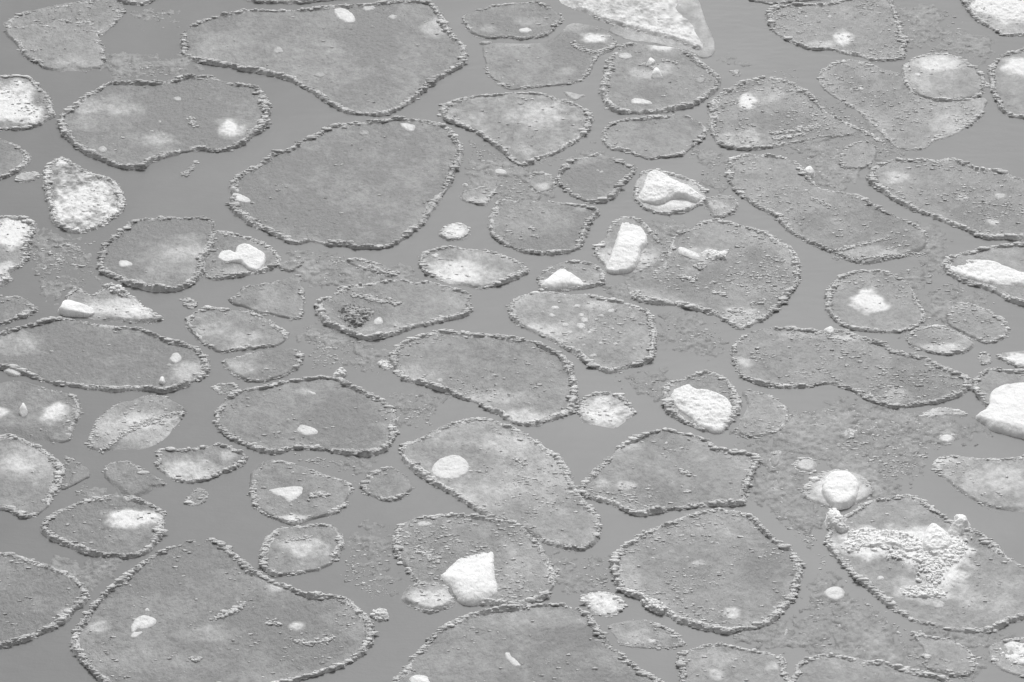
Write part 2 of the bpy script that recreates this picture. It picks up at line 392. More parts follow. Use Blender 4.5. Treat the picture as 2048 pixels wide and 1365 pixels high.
floe('-40,285 0,278 20,283 45,295 58,305 63,318 58,330 40,342 15,355 -10,362 -40,360', "small plain rimmed floe cut by the left edge, beyond the lumpy white teardrop floe", w=16, h=.036, t=.16, c=0)
floe('28,362 40,348 62,343 85,350 72,362 50,367', 'little scrap of slushy ice between a left edge floe and the lumpy white floe', w=12, h=.02, t=.35, c=1)
floe('92,330 110,322 125,313 140,322 160,333 185,345 215,355 235,365 245,380 251,400 250,420,.8 235,435,.6 215,448,.6 195,460,.6 165,467,.6 140,466,.7 120,457 105,447 98,435 97,415 90,395 84,370 88,350', 'lumpy near white floe shaped like a teardrop with coarse granular snow all over it', w=16, h=.030, t=.40, c=.4, rough=2.4, grain=.75, s=[(170,410,65,50,.42),(125,325,14,10,.5)])
floe('456,372 458,390 455,405 462,425 480,440 500,455 530,465 560,480 590,490 620,486 640,490 660,496,1.2 694,494,1.3 710,500 740,498 765,500,.7 785,495,.7 810,480 830,463 850,448 870,420 885,400 900,375 910,350 924,325 928,300 920,282 905,262 885,248 860,242 835,240 800,237 750,242 700,246 665,250 635,268 600,282 580,297 545,305 530,318 500,335 475,350',
 "largest smooth grey floe left of centre, thick complete rim, almost nothing on it", w=20, h=.044, t=.09, c=.05, s=[(560,390,60,40,.08)], f=['463,392 475,390 490,396 502,403 498,408 482,408 470,403','800,250 815,250 830,254 829,262 822,266 808,260',(728,268,10,5,.3)])
# far middle and right
floe('925,38 935,25 960,20 985,12 1020,8 1060,4 1090,8 1110,20 1125,30 1128,40 1115,55 1105,68 1080,78 1040,82 1015,78 990,80 960,78 940,68 928,52', 'flat oval floe at the far side, just left of the great white slab', w=13, h=.028, t=.18, c=.15, s=[(1060,45,35,14,.2),(975,60,20,10,.25)], f=[(1050,63,13,5,.75)])
floe('962,95 975,88,.8 1000,84,.3 1040,84,.2 1080,82,.2 1105,72,.2 1130,50,.2 1145,42,.1 1180,45,.1 1210,55,.2 1225,75,.6 1238,90 1225,103 1205,112 1190,130,.5 1180,150 1160,165 1130,172 1090,176 1050,180 1020,182 1000,172,.5 985,160,.5 970,145,.9 968,125',
 "floe tucked under the white slab's left tip, white mound near its right corner", w=15, h=.026, t=.13, c=.1, base=.008, s=[(1190,78,32,14,.9),(1150,55,50,14,.3),(1135,145,20,10,.2)], g=['1145,85 1155,95 1180,105 1210,102 1230,90'])
floe('955,86 965,82 985,82 983,89 965,93 955,90', "small white ice scrap between the far oval floe and the one before it", w=0, t=.65, c=0)
floe('1070,-40,0 1105,5,0 1130,15,.2 1160,25,.5 1190,38,.6 1220,50,.6 1260,62,.6 1300,72,.6 1340,82,.6 1375,95,.6 1400,103,.8 1412,95,.3 1412,75,.1 1403,55,.1 1393,40,.1 1380,20,0 1370,-40,0', 'great white snow covered slab reaching in from the top of the photo', w=12, h=.02, t=.66, c=.15, rough=2.6, grain=.45, base=.035, s=[(1330,60,70,25,.3),(1250,20,120,25,.15)])
floe('1360,-40 1400,5 1412,40 1428,75 1433,100 1425,114 1405,118 1380,108 1340,96 1300,88 1262,84 1235,74 1215,56 1300,20', 'pale smooth ice foot around the near corner of the great white slab', w=0, t=.42, c=0, base=.006, rough=.5)
floe('1490,-18 1500,2 1520,8 1545,11 1600,6 1650,2 1700,-6 1720,-18', "strip of lumpy rim cut by the photo top, right of the great white slab", w=16, h=.028, t=.1, c=.3)
floe('1530,35 1535,22 1550,14 1600,9 1650,6 1700,-2 1760,-15 1782,-5 1795,30 1805,60 1815,90 1812,115 1795,122 1750,124 1720,115 1690,110 1660,102 1620,100 1590,90 1560,75 1540,60',
 "crumb strewn floe at the far right with a round white mound by its rim", w=16, h=.032, t=.13, c=1.3, s=[(1688,78,25,16,.85),(1650,88,28,10,.3)], f=[(1612,36,4,2.5,.6),(1660,35,5,3,.6),(1600,20,3,2,.6),(1598,28,3,2,.6),(1596,44,3,2,.6),(1575,40,3,2,.5)])
floe('1916,-40 1922,-5 1935,25 1955,45 1985,60 2010,73 2050,72 2110,70 2110,-40', 'snow piled bright white floe in the far right corner of the photo', w=16, h=.03, t=.3, c=.3, rough=2, s=[(1990,10,55,30,.8),(2040,15,70,40,.7)])
floe('1635,150 1650,132 1680,122 1705,118 1740,126 1770,138,.6 1800,145,.4 1840,180,.2 1900,200,.3 1970,195,.8 1975,215 1960,240 1935,258,.7 1900,275,.9 1870,285,.8 1850,300,.5 1800,302,.4 1775,285,.6 1745,255,.8 1715,225,.9 1680,205,.9 1650,185,.8 1637,168,.5',
 'wide crumb covered floe on the far right, partly overridden by a round pale floe', w=22, h=.026, t=.14, c=1.4, base=.008, s=[(1900,245,50,30,.18)], f=[(1722,179,6,3,.7),(1702,180,3,2,.7),(1750,194,3,2,.6)], g=['1720,260 1745,272 1765,285'])
floe('1808,130 1825,118 1850,110 1880,107 1910,112 1940,125 1965,145 1974,170 1965,190,.7 1940,202,.5 1900,205,.8 1860,203,.8 1830,192,.8 1810,175,.8 1802,155,.8', "round pale floe with frosty far side, riding on the wide crumb covered floe", w=15, h=.032, t=.24, c=.15, base=.022, s=[(1880,132,42,16,.45),(1870,165,50,25,.15)], f=[(1835,154,7,4,.75)])
floe('1976,140 1990,122 2020,105 2060,92 2110,95 2110,235 2050,238 2020,235 2000,222 1990,200 1978,175,1.2', "rimmed floe cut by the right edge with a white mound inside its far rim", w=17, h=.04, t=.12, c=.05, s=[(2038,135,32,20,.85)])
floe('1198,190,1.1 1200,165,1.1 1210,140,1.1 1215,120 1230,100 1250,88,.8 1270,84,.3 1310,87,.1 1350,92,.2 1380,107,.7 1400,120 1425,140 1443,155,1.2 1440,175,1.2 1425,190 1405,205 1380,217 1340,225 1300,230 1250,230 1220,222 1205,205',
 "rounded floe below the great white slab's tip, carrying two small white chunks", w=19, h=.042, t=.10, c=.2, s=[(1325,95,28,12,.55),(1290,150,30,16,.25),(1330,140,22,14,.3)], f=[(1250,115,13,7,.5),'1262,203 1275,200 1300,206 1302,212 1280,212 1265,210',(1400,163,10,6,.3)], g=['1283,130 1295,134 1312,138','1322,123 1335,126','1345,126 1355,129'])
block('1295,131 1297,122 1303,119 1309,124 1310,130 1302,133', "small white chunk, the farther of two on the floe below the white slab", h=.07, z0=.01, steep=3, seed=11, tone=.9)
block('1303,158 1305,148 1313,142 1322,150 1325,160 1315,165', "white chunk with dark foot, the nearer of two on the same rounded floe", h=.10, z0=.01, steep=3, seed=12, tone=.9)
floe('1122,184 1135,183 1160,187 1175,191 1165,197 1150,203 1135,195', "thin white splinter of ice afloat just left of the two chunk floe", w=0, t=.55, c=0)
floe('1202,272 1208,258 1225,245 1250,240 1290,235 1330,232 1365,230 1395,240 1412,255,.3 1415,268,1.1 1400,285 1385,300 1355,315 1320,318 1290,320 1260,308 1225,300,.8 1205,290,.4', 'small plain oval floe directly in front of the two chunk floe', w=15, h=.036, t=.10, c=.2)
floe('1415,225,1.2 1420,203 1440,188 1470,170 1500,158 1530,153 1570,160 1600,175,1.2 1630,195,1.2 1650,220,.9 1690,240,.5 1720,255,.5 1725,268,.5 1700,275,.3 1660,280,.3 1620,285,.3 1580,292,.4 1520,300,.9 1480,302 1440,292,1.1 1420,270,1.2 1415,245,1.2',
 "floe with round white spot near its far left rim, tapering to crumbs rightward", w=20, h=.034, t=.14, c=1.0, s=[(1492,207,19,17,.85),(1530,190,40,20,.25),(1490,275,60,18,.35)], g=['1540,268 1570,266 1600,262 1640,255','1545,280 1580,275 1610,272'])
floe('880,220,.9 890,207 920,198 960,190 1000,188 1035,186 1080,188 1120,200 1150,208 1180,222 1188,238 1180,260,1.2 1165,280,1.1 1140,295 1110,310 1080,322 1050,335,.8 1030,330,.5 1010,312 985,292 955,270 925,255 895,245 880,235',
 'pointed floe in the upper middle sprinkled with white specks', w=17, h=.038, t=.17, c=.15, grain=.22, s=[(1070,235,60,25,.3),(1090,215,50,18,.15)])
floe('1677,325 1680,305 1695,290 1720,282 1745,285 1758,300 1755,320,.5 1740,335 1715,342 1685,342', 'tiny ring shaped floe in crumbly slush on the upper right', w=12, h=.026, t=.13, c=.2)
floe('1733,350 1745,335 1765,325 1800,318 1840,318 1870,322,.6 1890,316,.3 1920,320 1950,335 1985,340 2010,345 2048,362 2110,375 2110,485 2048,482 2010,480 1970,480 1940,468 1910,455 1870,440 1830,425 1790,405 1760,385 1735,365',
 "large crumb dusted floe cut by the right edge, with four faint frosty spots", w=16, h=.034, t=.12, c=1.2, s=[(1795,357,32,14,.35),(1925,397,11,6,.5),(2000,395,10,5,.45),(1985,446,12,9,.5),(1900,320,20,8,.35)])
floe('1450,345 1455,325 1475,312 1520,310 1570,315 1600,330,.7 1620,355 1640,375 1680,385 1715,390 1740,405,1.2 1775,425,1.2 1810,440,1.1 1840,455 1858,470,.5 1860,490,.4 1850,505,.2 1820,515,.3 1780,525,.3 1740,532,.4 1700,525,.6 1670,510,.7 1640,498,.9 1600,480 1570,460 1545,435 1510,415 1480,395 1458,370,1.2',
 "long diagonal floe right of centre, white chunk on far rim, narrow ridges at near end", w=17, h=.030, t=.13, c=1.1, s=[(1510,335,35,15,.15),(1740,510,60,14,.3)], g=['1668,506,.8 1700,498,.9 1745,487,.8 1780,478,.6','1665,515,.6 1720,520,.7 1780,515,.7 1850,508,.6','1620,400,.6 1650,412,.7 1670,425,.6'])
block('1608,349 1611,342 1617,337 1626,343 1628,352 1618,356', 'small bright white chunk sitting on the far rim of the long diagonal floe', h=.06, z0=.02, steep=3, seed=13, tone=.95)
floe('1057,375 1055,355 1075,345 1100,350 1110,365 1108,380 1085,390 1068,388', 'tiny crumbly floe left of the small plain floe near the upper middle', w=11, h=.022, t=.14, c=.4, s=[(1085,375,14,8,.35)])
floe('1115,350 1122,335 1140,322 1165,315,.7 1195,308 1225,315,.8 1250,325,.8 1275,335 1265,355 1250,370 1240,385 1225,400 1200,408 1175,408 1150,398,.8 1125,382,.4 1112,365', 'small smooth plain floe just left of the floe capped with a bright white block', w=15, h=.032, t=.12, c=.05, f=[(1203,346,3,2,.6),(1195,343,3,2,.6)])
floe('1265,385 1270,362 1285,345 1310,340 1345,348 1380,358 1405,372 1415,390 1410,405 1385,420 1350,430 1315,430 1285,418 1270,402', 'small rimmed floe almost covered by the brightest jagged white block, upper middle', w=13, h=.034, t=.45, c=.1, s=[(1340,395,50,22,.5)])
block('1276,400 1284,380 1292,358 1300,346 1315,342 1328,350 1345,362 1368,372 1388,384 1403,398 1395,408 1370,402 1350,400 1330,408 1318,412 1298,410', 'brightest jagged white ice block, lying along a small rimmed floe in the upper middle', h=.10, z0=.01, steep=1.5, seed=21, rough=1.8, tone=.95)
floe('1405,400,.6 1425,395 1445,390,.5 1470,398 1480,412 1470,428 1445,436 1420,435,.3', 'little slushy floe touching the right end of the jagged white block floe', w=12, h=.026, t=.2, c=.5, s=[(1435,412,20,10,.3)])
floe('918,392 930,382 955,375 980,365 1000,363 995,380 985,400 970,412 940,408 922,402', "small wedge of pale ice just right of the largest smooth grey floe", w=14, h=.028, t=.25, c=.6, s=[(955,400,25,8,.3)])
floe('985,340 998,336 1014,340 1018,348 1010,354 992,353 985,348', 'egg shaped white lump of ice afloat above the small wedge of pale ice', w=0, t=.78, c=0)
floe('922,370 928,366 935,367 938,373 932,376 924,375', "smallest round white bit of ice, touching the pale wedge's far tip", w=0, t=.7, c=0)
floe('975,450 978,430 985,412 1000,400 1030,402 1060,400 1100,403 1150,408 1175,412 1195,418 1200,430 1185,445,1.2 1175,465,1.2 1170,485,1.2 1160,500 1145,508 1110,512 1075,513 1040,505 1010,492 990,480,1.2 978,465,1.3', 'mid sized squarish floe in the centre with thick rims on both short sides', w=16, h=.036, t=.11, c=.25, s=[(1165,418,15,8,.35),(1030,450,30,25,.08)], g=['1060,458 1072,462','1065,474 1078,478'])
floe('1188,498 1200,485,1.1 1212,465,1.1 1225,445,1.1 1245,434 1275,436 1295,450 1310,470 1325,490,.6 1330,510,.5 1320,530,.3 1300,545,.2 1265,550,.1 1225,545,.1 1200,525,.7 1188,512,.8', 'floe around the tall upright white wedge of ice in the centre', w=15, h=.034, t=.2, c=.3, s=[(1250,520,55,25,.4)])
block('1212,538 1220,515 1231,482 1243,449 1250,440 1262,442 1280,455 1294,476 1294,492 1284,505 1280,526 1266,542 1240,548 1218,546', "tall smooth white wedge of ice in the middle, just beyond the pyramid block", h=.10, z0=.01, steep=1.2, seed=23, rough=1.0, facets=6, tone=.82)
floe('1072,560 1080,545 1100,533 1120,524 1150,522 1185,528 1205,538 1213,550 1210,565 1195,575 1160,580 1120,585 1090,583 1075,572', 'small oval rimmed floe holding the white pyramid block, in the centre', w=13, h=.034, t=.22, c=.2, s=[(1130,570,50,12,.5)])
block('1080,577 1086,566 1100,556 1112,545 1123,537 1136,545 1152,556 1168,568 1170,576 1140,579 1105,583', "low white pyramid shaped block filling most of a small oval floe, centre", h=.085, z0=.01, steep=1.0, seed=24, rough=.4, facets=6, tone=.85)
# middle band, left
floe('193,530 200,510 205,490 225,475,1.2 240,460,1.2 265,443 295,437 330,435 370,436 405,434 425,440,.6 435,455,.3 432,480,.6 425,500,1.1 415,520,1.2 412,545,1.2 400,560 380,575 350,585 310,585 280,580 255,572 235,562 210,553 198,545', "round rimmed left floe, joined on its right to the rounded white block's floe", w=19, h=.04, t=.13, c=.03, base=.024, s=[(340,515,75,45,.22),(375,505,40,14,.25),(385,478,25,10,.2)], f=['238,528 248,525 262,529 264,535 250,539 240,537'])
floe('430,460,.7 455,462,.9 480,468 500,475 530,485 550,500,1.2 562,518,1.3 558,530,1.3 540,542 515,550 480,555,1 450,560,.9 425,562,.7 405,555,.3 400,530,.3 408,495,.3 418,470,.4', 'smaller rimmed floe on the left that carries the big rounded white block', w=19, h=.040, t=.2, c=.2, base=.006, s=[(480,545,50,12,.3)])
block('437,516 446,504 462,503 470,508 474,497 490,491 508,498 526,508 532,517 527,532 514,545 497,541 480,528 455,525', "big rounded smooth white block on the left with a smaller lobe leftward", h=.065, z0=.01, steep=1.4, seed=25, rough=.35, facets=3, tone=.95)
floe('-40,440 0,434 25,434 50,438 70,445 77,455 70,470 62,490 60,510 50,530 35,540 22,548 25,560 10,572 -10,578 -40,575', "floe cut by the left edge, bright mound on it, before the white teardrop floe", w=17, h=.034, t=.22, c=.3, s=[(12,468,45,32,.85),(0,550,30,22,.5)])
floe('-40,588 10,592,.3 35,592,.8 55,598,.9 75,615 80,622 65,632 45,640 20,648,.8 -10,655 -40,650', "flat dull floe at the left edge with broken rim, beyond the long left floe", w=16, h=.022, t=.12, c=.3)
floe('130,595 140,584,1.1 152,576,1.1 168,582 185,590,.4 200,580 215,570,1.3 235,575,1.3 255,590 275,597 290,612 308,625 328,638 318,645,.6 295,650,.4 265,650,.3 235,649,.3 200,646,.2 175,641,.2 150,634,.2 128,622,.3', "whitish wedge shaped floe lying against the long left floe, white slab on its tip", w=13, h=.032, t=.3, c=.3, base=.025, rough=1.6, s=[(240,620,75,20,.45),(285,630,30,14,.3)])
block('118,624 122,614 130,605 142,604 160,612 180,618 190,624 189,631 175,634 150,633 128,631', "flat bright white slab jutting from the left end of the whitish wedge floe", h=.075, z0=.015, steep=2.6, seed=26, rough=.6, facets=3, tone=.95)
block('212,577 222,570 240,578 254,590 262,598 252,602 236,594 222,588', "rough grey white heap of broken ice on the whitish wedge floe's far rim", h=.05, z0=.02, steep=2, seed=27, rough=2.5, tone=.45, rubble=60)
floe('-40,680 0,663 30,655 60,650 85,642,1.1 110,636,1.1 130,636 160,641,.8 200,648,.6 230,652,.6 260,655 290,660 320,672 350,680 380,690 405,705 418,722 420,740 410,755 395,765 375,775 345,785 320,787 280,783 230,786 190,782 150,776 110,772 80,765 50,752 20,745 0,740 -40,730',
 "long wide smooth floe at the left edge, round white spot near its right end", w=18, h=.042, t=.10, c=.05, s=[(370,745,34,20,.4),(40,690,60,25,.28),(60,700,60,20,.15)], f=[(352,718,11,10,.65),(338,733,7,4,.35)])
block('318,768 320,758 325,754 330,762 332,768 326,772', 'tiny white chunk standing inside the near rim of the long wide left floe', h=.06, z0=.01, steep=3, seed=28, tone=.9)
block('8,742 15,736 30,738 42,746 38,752 24,752', 'white rounded lump sitting on the near rim of the long wide left floe', h=.045, z0=.01, steep=1.8, seed=29, tone=.75, rough=.6)
floe('-40,775,.8 0,765,.8 40,762,.8 80,770 110,780 140,785 155,795,1.1 163,815,1.2 160,840,1.1 150,860 145,880,.9 125,890,.3 90,895,0 40,892,0 0,880,0 -40,870,0', "left edge floe with two white patches and an upright white boulder", w=22, h=.028, t=.17, c=.2, base=.014, s=[(113,828,26,17,.8),(0,828,22,12,.65),(60,845,60,12,.2)])
block('38,832 40,820 46,813 53,817 55,829 48,838', 'upright white boulder with a dark shadow, on a floe at the left edge', h=.12, z0=.005, steep=3.2, seed=30, tone=.85, facets=4)
floe('182,860 190,840,.8 210,825,.8 235,805,.5 260,798,.3 290,790,.6 325,790,.7 345,798 370,815 372,825 365,850,.1 355,875,0 330,895,0 300,908,0 260,912,0 225,912,0 200,905,.4 178,900,.9 172,885', 'pale frosty floe on the left crossed by a white diagonal ridge', w=14, h=.024, t=.27, c=.35, s=[(280,855,90,30,.28),(300,845,60,14,.25)], g=['200,906,.8 225,890,.8 240,878,.8 275,853,.9 320,838,.8 367,828,.8','250,868,.7 300,850,.7 330,846,.6'])
floe('-40,870 0,868,1.0 25,868,1.1 50,878 80,892,1.1 105,910 125,925 135,945,.7 128,970,.7 118,985,.8 105,1005,.9 90,1025,.7 60,1038,.7 40,1038 15,1022,1.1 -40,1010', "large pale smooth floe cut by the left edge, below the upright boulder's floe", w=20, h=.03, t=.17, c=.03, s=[(60,920,60,30,.3),(90,960,30,25,.15),(35,935,30,20,.2)])
floe('130,912 150,918 178,938 187,955 165,965 145,975 122,982 118,960 125,935', "corner of crumbly slush ice against the large pale left edge floe", w=16, h=.018, t=.16, c=1.2, base=.008)
floe('205,945 215,930 240,922 265,925 290,940 310,950 335,965,.3 342,970,.2 325,985,0 300,995,.1 260,1000,.3 240,990,.3 215,970,.2', "flat rimless crumbly floe between the diagonal ridge floe and the bright streak floe", w=14, h=.018, t=.17, c=1.1)
floe('312,905 325,898 350,900 375,898 400,895,1.2 430,888,1.2 455,892,1.2 475,898 490,905 497,915,.5 490,930 470,940 445,950 415,962 385,967 350,964 330,952 315,940 308,930 315,918', 'small leaf shaped rimmed floe half filled by one pale oval patch, left', w=14, h=.032, t=.18, c=.05, s=[(378,940,50,22,.55),(455,912,20,10,.3)])
floe('368,1000 385,980 400,975 418,985 410,1005 390,1015 372,1012', 'faint tiny patch of ice crumbs in open water right of the bright streak floe', w=12, h=.014, t=.12, c=1.0, base=.004)
floe('428,835 432,820 445,803 470,785 500,778 540,772 580,762 620,757 650,755 680,758 700,770 730,782 760,798 785,815,.9 798,835,1.1 795,855,1.1 790,875,1.1 780,895,.8 765,907,.5 740,914 710,914 670,908 630,902 590,900 560,908 545,912 520,905 490,895 460,880 440,865,.7 428,850,.8',
 'large rimmed floe left of centre with one flat white rhombus shaped patch', w=16, h=.04, t=.12, c=.35, s=[(730,830,50,40,.08),(610,785,18,6,.25)], f=['593,866 597,858 603,853 612,855 625,858 637,866 630,872 620,874 608,873','614,784 622,786 632,791 625,793'])
block('672,746 688,742 690,752 678,756 668,758', 'small grey heap of rime on the far corner of the rhombus patch floe', h=.03, z0=.02, seed=31, rough=2, rubble=20, tone=.35)
floe('368,640 380,630,.7 400,620 425,615,1.2 450,617,1.2 480,620 510,625 540,640 565,655 578,668 572,685 550,697,.9 520,700 480,705 440,708 420,700,.5 400,690,.6 385,675,.8 372,660', 'speckled pale floe with a messy far rim, left, beyond the half oval slushy floe', w=19, h=.028, t=.18, c=.5, grain=.15, s=[(430,660,40,15,.2),(490,675,40,14,.25)])
floe('470,590 485,575 520,568 550,563 575,555 600,550 608,575,1.1 612,600,1.1 610,625 605,638 580,642 550,635 520,630 490,620,.8 465,612,.8 452,600,.8', "three cornered floe rimmed on its right, left of the dark boulder floe", w=14, h=.026, t=.14, c=.2, s=[(540,600,40,20,.1)])
floe('545,530 590,520 612,522 605,535 580,548 570,545', 'narrow streak of slush ice beyond the three cornered floe', w=12, h=.018, t=.16, c=.7)
floe('448,735 445,722 470,715 500,705 530,700 560,698 590,695 605,705,1.2 610,720,1.2 600,735,1.1 585,748,.9 560,760,.5 520,768,.5 490,765,.5 465,752,.6', "half oval pale slushy floe with thicker right end, beyond the rhombus patch floe", w=15, h=.028, t=.18, c=.3, grain=.12, s=[(480,740,40,12,.25)])
floe('628,615,1.2 640,600,1.2 665,590 680,575,1.1 710,568,.6 745,565,.6 770,562,.8 800,560 830,565,1.1 860,562,.9 890,570,.5 920,580 942,590 940,605 946,620,1.1 935,635 905,642 870,650 830,660 790,672 760,680 735,682 705,675 680,665 655,655 640,645 632,630',
 'rimmed floe in the centre left that carries a dark gritty boulder of ice', w=18, h=.04, t=.12, c=.15, s=[(900,600,40,20,.12),(755,660,60,14,.2)], g=['703,594 735,595 752,600','733,600 770,608','772,603 798,613'])
block('676,630 684,616 700,609 718,612 735,620 750,628 744,642 728,652 712,662 696,660 684,648', 'dark gritty boulder of dirty ice on a rimmed floe in the centre left', h=.085, z0=.0, steep=.9, seed=33, rough=3.4, mat=m_dark, rubble=170, tone=.22, name='dirty_ice_boulder', cat='ice boulder')
block('748,640 758,634 766,642 768,650 756,654 746,650', 'pale low lump of clean ice against the right side of the dark gritty boulder', h=.03, z0=.008, steep=1, seed=34, rough=.4, tone=.3)
floe('690,520 715,515 735,522 780,535 802,545 795,555 770,555 735,545 700,532', 'narrow plank like strip of slush ice beyond the dark boulder floe', w=10, h=.026, t=.17, c=.4, g=['695,522 715,520 728,524','738,534 765,545 798,551'])
floe('838,530 840,515 855,502 875,496,1.1 900,493,1.1 940,498 970,500 1000,508 1030,520 1050,532 1060,545,.8 1045,555 1020,565 995,573 960,580,.5 920,575,.3 885,568,.3 860,555,.6 845,545', 'leaf shaped floe in the centre with bright granular snow along its near left side', w=17, h=.032, t=.22, c=.2, grain=.2, s=[(900,545,60,26,.5),(960,555,60,16,.2)], f=[(871,515,8,5,.6)])
block('848,552 849,546 856,546 857,553', "tiny dark lump at the near left tip of the leaf shaped centre floe", h=.035, z0=.005, steep=2.5, seed=35, mat=m_dark, tone=.1)
floe('878,465 890,452 910,445 930,450 942,462 938,475 920,482 900,483 885,478', 'isolated small round floe with a white middle, between three bigger floes in the centre', w=10, h=.026, t=.45, c=.5, s=[(910,464,24,14,.5)])
# middle band, right
floe('1265,600,1.0 1250,585,.4 1240,560,.2 1280,550,.1 1320,530,.4 1335,490,.5 1350,468,.8 1380,455,.7 1400,442,.8 1420,438,1 1450,440,1.1 1480,450 1520,460 1560,478 1590,500 1603,525,1.2 1602,550,1.2 1595,575,1.2 1575,600,1.2 1555,620,1.1 1540,635 1510,650 1480,662 1455,650 1430,635 1400,625 1370,618 1330,612 1290,608,1.1',
 "big round crumb textured floe right of centre under a heap of broken ice", w=20, h=.036, t=.20, c=1.5, s=[(1400,510,45,16,.4),(1385,545,18,10,.25),(1485,632,32,16,.35),(1480,590,60,20,.08)], g=['1360,553 1375,560 1395,558','1425,585 1450,592','1462,622 1475,628 1485,628','1505,608 1510,614','1280,585 1270,595 1282,600'])
block('1353,505 1358,498 1368,499 1385,506 1402,512 1398,521 1380,521 1362,514', 'white elongated lump, left part of the broken ice heap on the big round floe', h=.045, z0=.01, steep=1.6, seed=36, rough=1.2, tone=.7)
block('1402,510 1420,502 1440,507 1452,501 1457,505 1450,516 1455,522 1440,520 1422,524 1408,518', "jagged pale shard, right part of the broken ice heap, big round floe", h=.06, z0=.01, steep=2, seed=37, rough=2.2, rubble=30, tone=.6)
block('1386,534 1396,528 1410,532 1408,540 1396,542', "grey crumbly lump, nearest piece of the heap on the big round floe", h=.04, z0=.01, steep=2, seed=38, rough=2.5, rubble=25, tone=.3, mat=m_rim)
floe('1015,615,1.2 1025,600 1050,590 1090,585 1130,588 1170,588,.8 1200,595,1.1 1240,602 1270,612 1300,625,1.2 1312,650,1.2 1315,680,1.2 1308,715 1290,730 1250,740 1220,748 1190,740 1165,725 1145,710,.8 1120,695,.6 1095,680,.5 1060,665,.6 1030,650,.9 1018,635,1.1',
 'large pale floe in the centre dotted with many small round white spots', w=17, h=.032, t=.24, c=.6, base=.024, grain=.12, s=[(1090,670,60,16,.3),(1200,615,30,10,.2)],
 f=[(1110,620,8,4,.7),(1104,635,6,4,.6),(1154,617,7,4,.65),(1163,635,6,3.5,.7),(1169,645,8,5,.7),(1162,656,9,6,.75),(1130,654,7,4,.7),(1140,668,6,3.5,.7),(1178,670,6,4,.65),(1184,665,5,3,.6),(1223,627,8,4,.6),(1203,637,6,3,.6),(1202,691,5,3,.7),(1231,693,5,3,.6),(1187,715,7,3.5,.6),(1168,693,4,2,.6),(1083,660,4,2,.5),(1085,628,3,2,.5)])
floe('780,710 790,695 815,680 850,668 885,660 920,663 960,668 1000,672 1050,678,1.1 1085,690,1.1 1115,705 1140,725,1.1 1148,745,1.2 1155,770,1.3 1155,800,1.3 1150,825 1130,835 1100,845 1060,855 1030,850,.9 1010,840,1.1 980,825,1.2 950,810,1.3 910,795,1.3 870,780,1.1 835,770 800,760,.8 790,745,.3 780,730,1.0',
 "large oval lower centre floe with thick near left rim and fine dark pits", w=18, h=.042, t=.14, c=.6, s=[(1050,835,40,12,.4),(830,750,50,20,.18),(1000,800,60,16,.25)], f=[(879,763,6,4,.5)])
block('755,728 762,722 778,724 788,732 780,740 766,738', 'pale ragged lump of ice touching the left tip of the large oval centre floe', h=.03, z0=.004, steep=1.3, seed=39, rough=1.5, tone=.5, rubble=25)
floe('1158,825 1160,805 1175,792,1.1 1200,787,1.1 1230,787,1.1 1250,795 1262,812 1273,827 1258,840,.3 1252,860,0 1235,872,0 1205,868,0 1175,860,0 1160,845,.2', 'small chunky white granular floe right of the large oval centre floe', w=13, h=.03, t=.42, c=.4, grain=.35, rough=2, s=[(1205,825,34,22,.45),(1225,855,30,12,.1)])
floe('1322,775 1335,765 1365,757 1385,750,1.1 1410,740,1.1 1440,748 1460,762 1475,785,1.1 1485,810 1475,835,.9 1460,855,.8 1440,868,.4 1400,865,.6 1370,850,.7 1340,835 1328,820 1325,795', 'crumbly rimmed floe holding a large oval white slab, right of centre', w=20, h=.03, t=.15, c=1.2)
block('1340,798 1348,782 1362,776 1378,770 1390,780 1410,781 1430,786 1452,797 1464,812 1466,832 1456,852 1442,866 1420,865 1398,855 1378,838 1358,822 1344,810', "large oval white slab with a knob, frozen into a crumbly floe, right of centre", h=.05, z0=.008, steep=.8, seed=40, rough=1.5, tone=.82, facets=3)
floe('1480,785,.8 1510,780 1540,790 1565,805 1583,830 1575,850,1 1560,865,.6 1530,875,.5 1495,880,.4 1465,870,.2 1470,840,.1 1488,810,.2', "dull grey floe right of the oval white slab, rimmed on its right only", w=16, h=.032, t=.14, c=.8, base=.016)
floe('1460,705,1.2 1470,685,1.1 1490,670 1520,658 1560,655 1610,658,1.1 1650,662,1.1 1680,660 1720,672 1765,685 1790,700 1830,708 1860,718 1895,735 1930,750 1945,765 1935,785 1910,798 1870,810 1820,816 1780,818 1750,810,.8 1720,795 1690,780 1660,770 1620,776 1575,780 1530,775 1500,765 1475,750,.9 1462,725,1.1',
 'long wavy edged floe on the right with rough crumb texture', w=17, h=.034, t=.12, c=1.5, s=[(1600,672,60,10,.2),(1790,792,30,18,.35),(1490,728,14,10,.45),(1690,678,30,7,.35)])
block('1650,664 1660,656 1668,664 1660,672', 'small pale lump on the far rim of the long wavy edged floe', h=.035, z0=.02, steep=2, seed=41, tone=.5)
floe('1648,600,1.2 1652,580,1.1 1665,565,1.2 1690,548 1730,540,.7 1770,542,.9 1800,555,1.1 1825,575 1835,600,1.1 1852,625 1848,645 1820,662 1780,668 1730,665 1690,655,1.1 1665,640,1.2 1650,620,1.2', 'round floe on the right with a round white snow patch in its exact middle', w=17, h=.036, t=.11, c=.5, s=[(1740,606,30,23,.95)])
floe('1882,530 1895,515,1.1 1930,505,1.1 1980,495 2048,488 2110,490 2110,630 2048,615 2010,600 1970,580 1930,570,.8 1900,555', "rimmed floe cut by the right edge that holds a long white slab", w=17, h=.036, t=.13, c=.3)
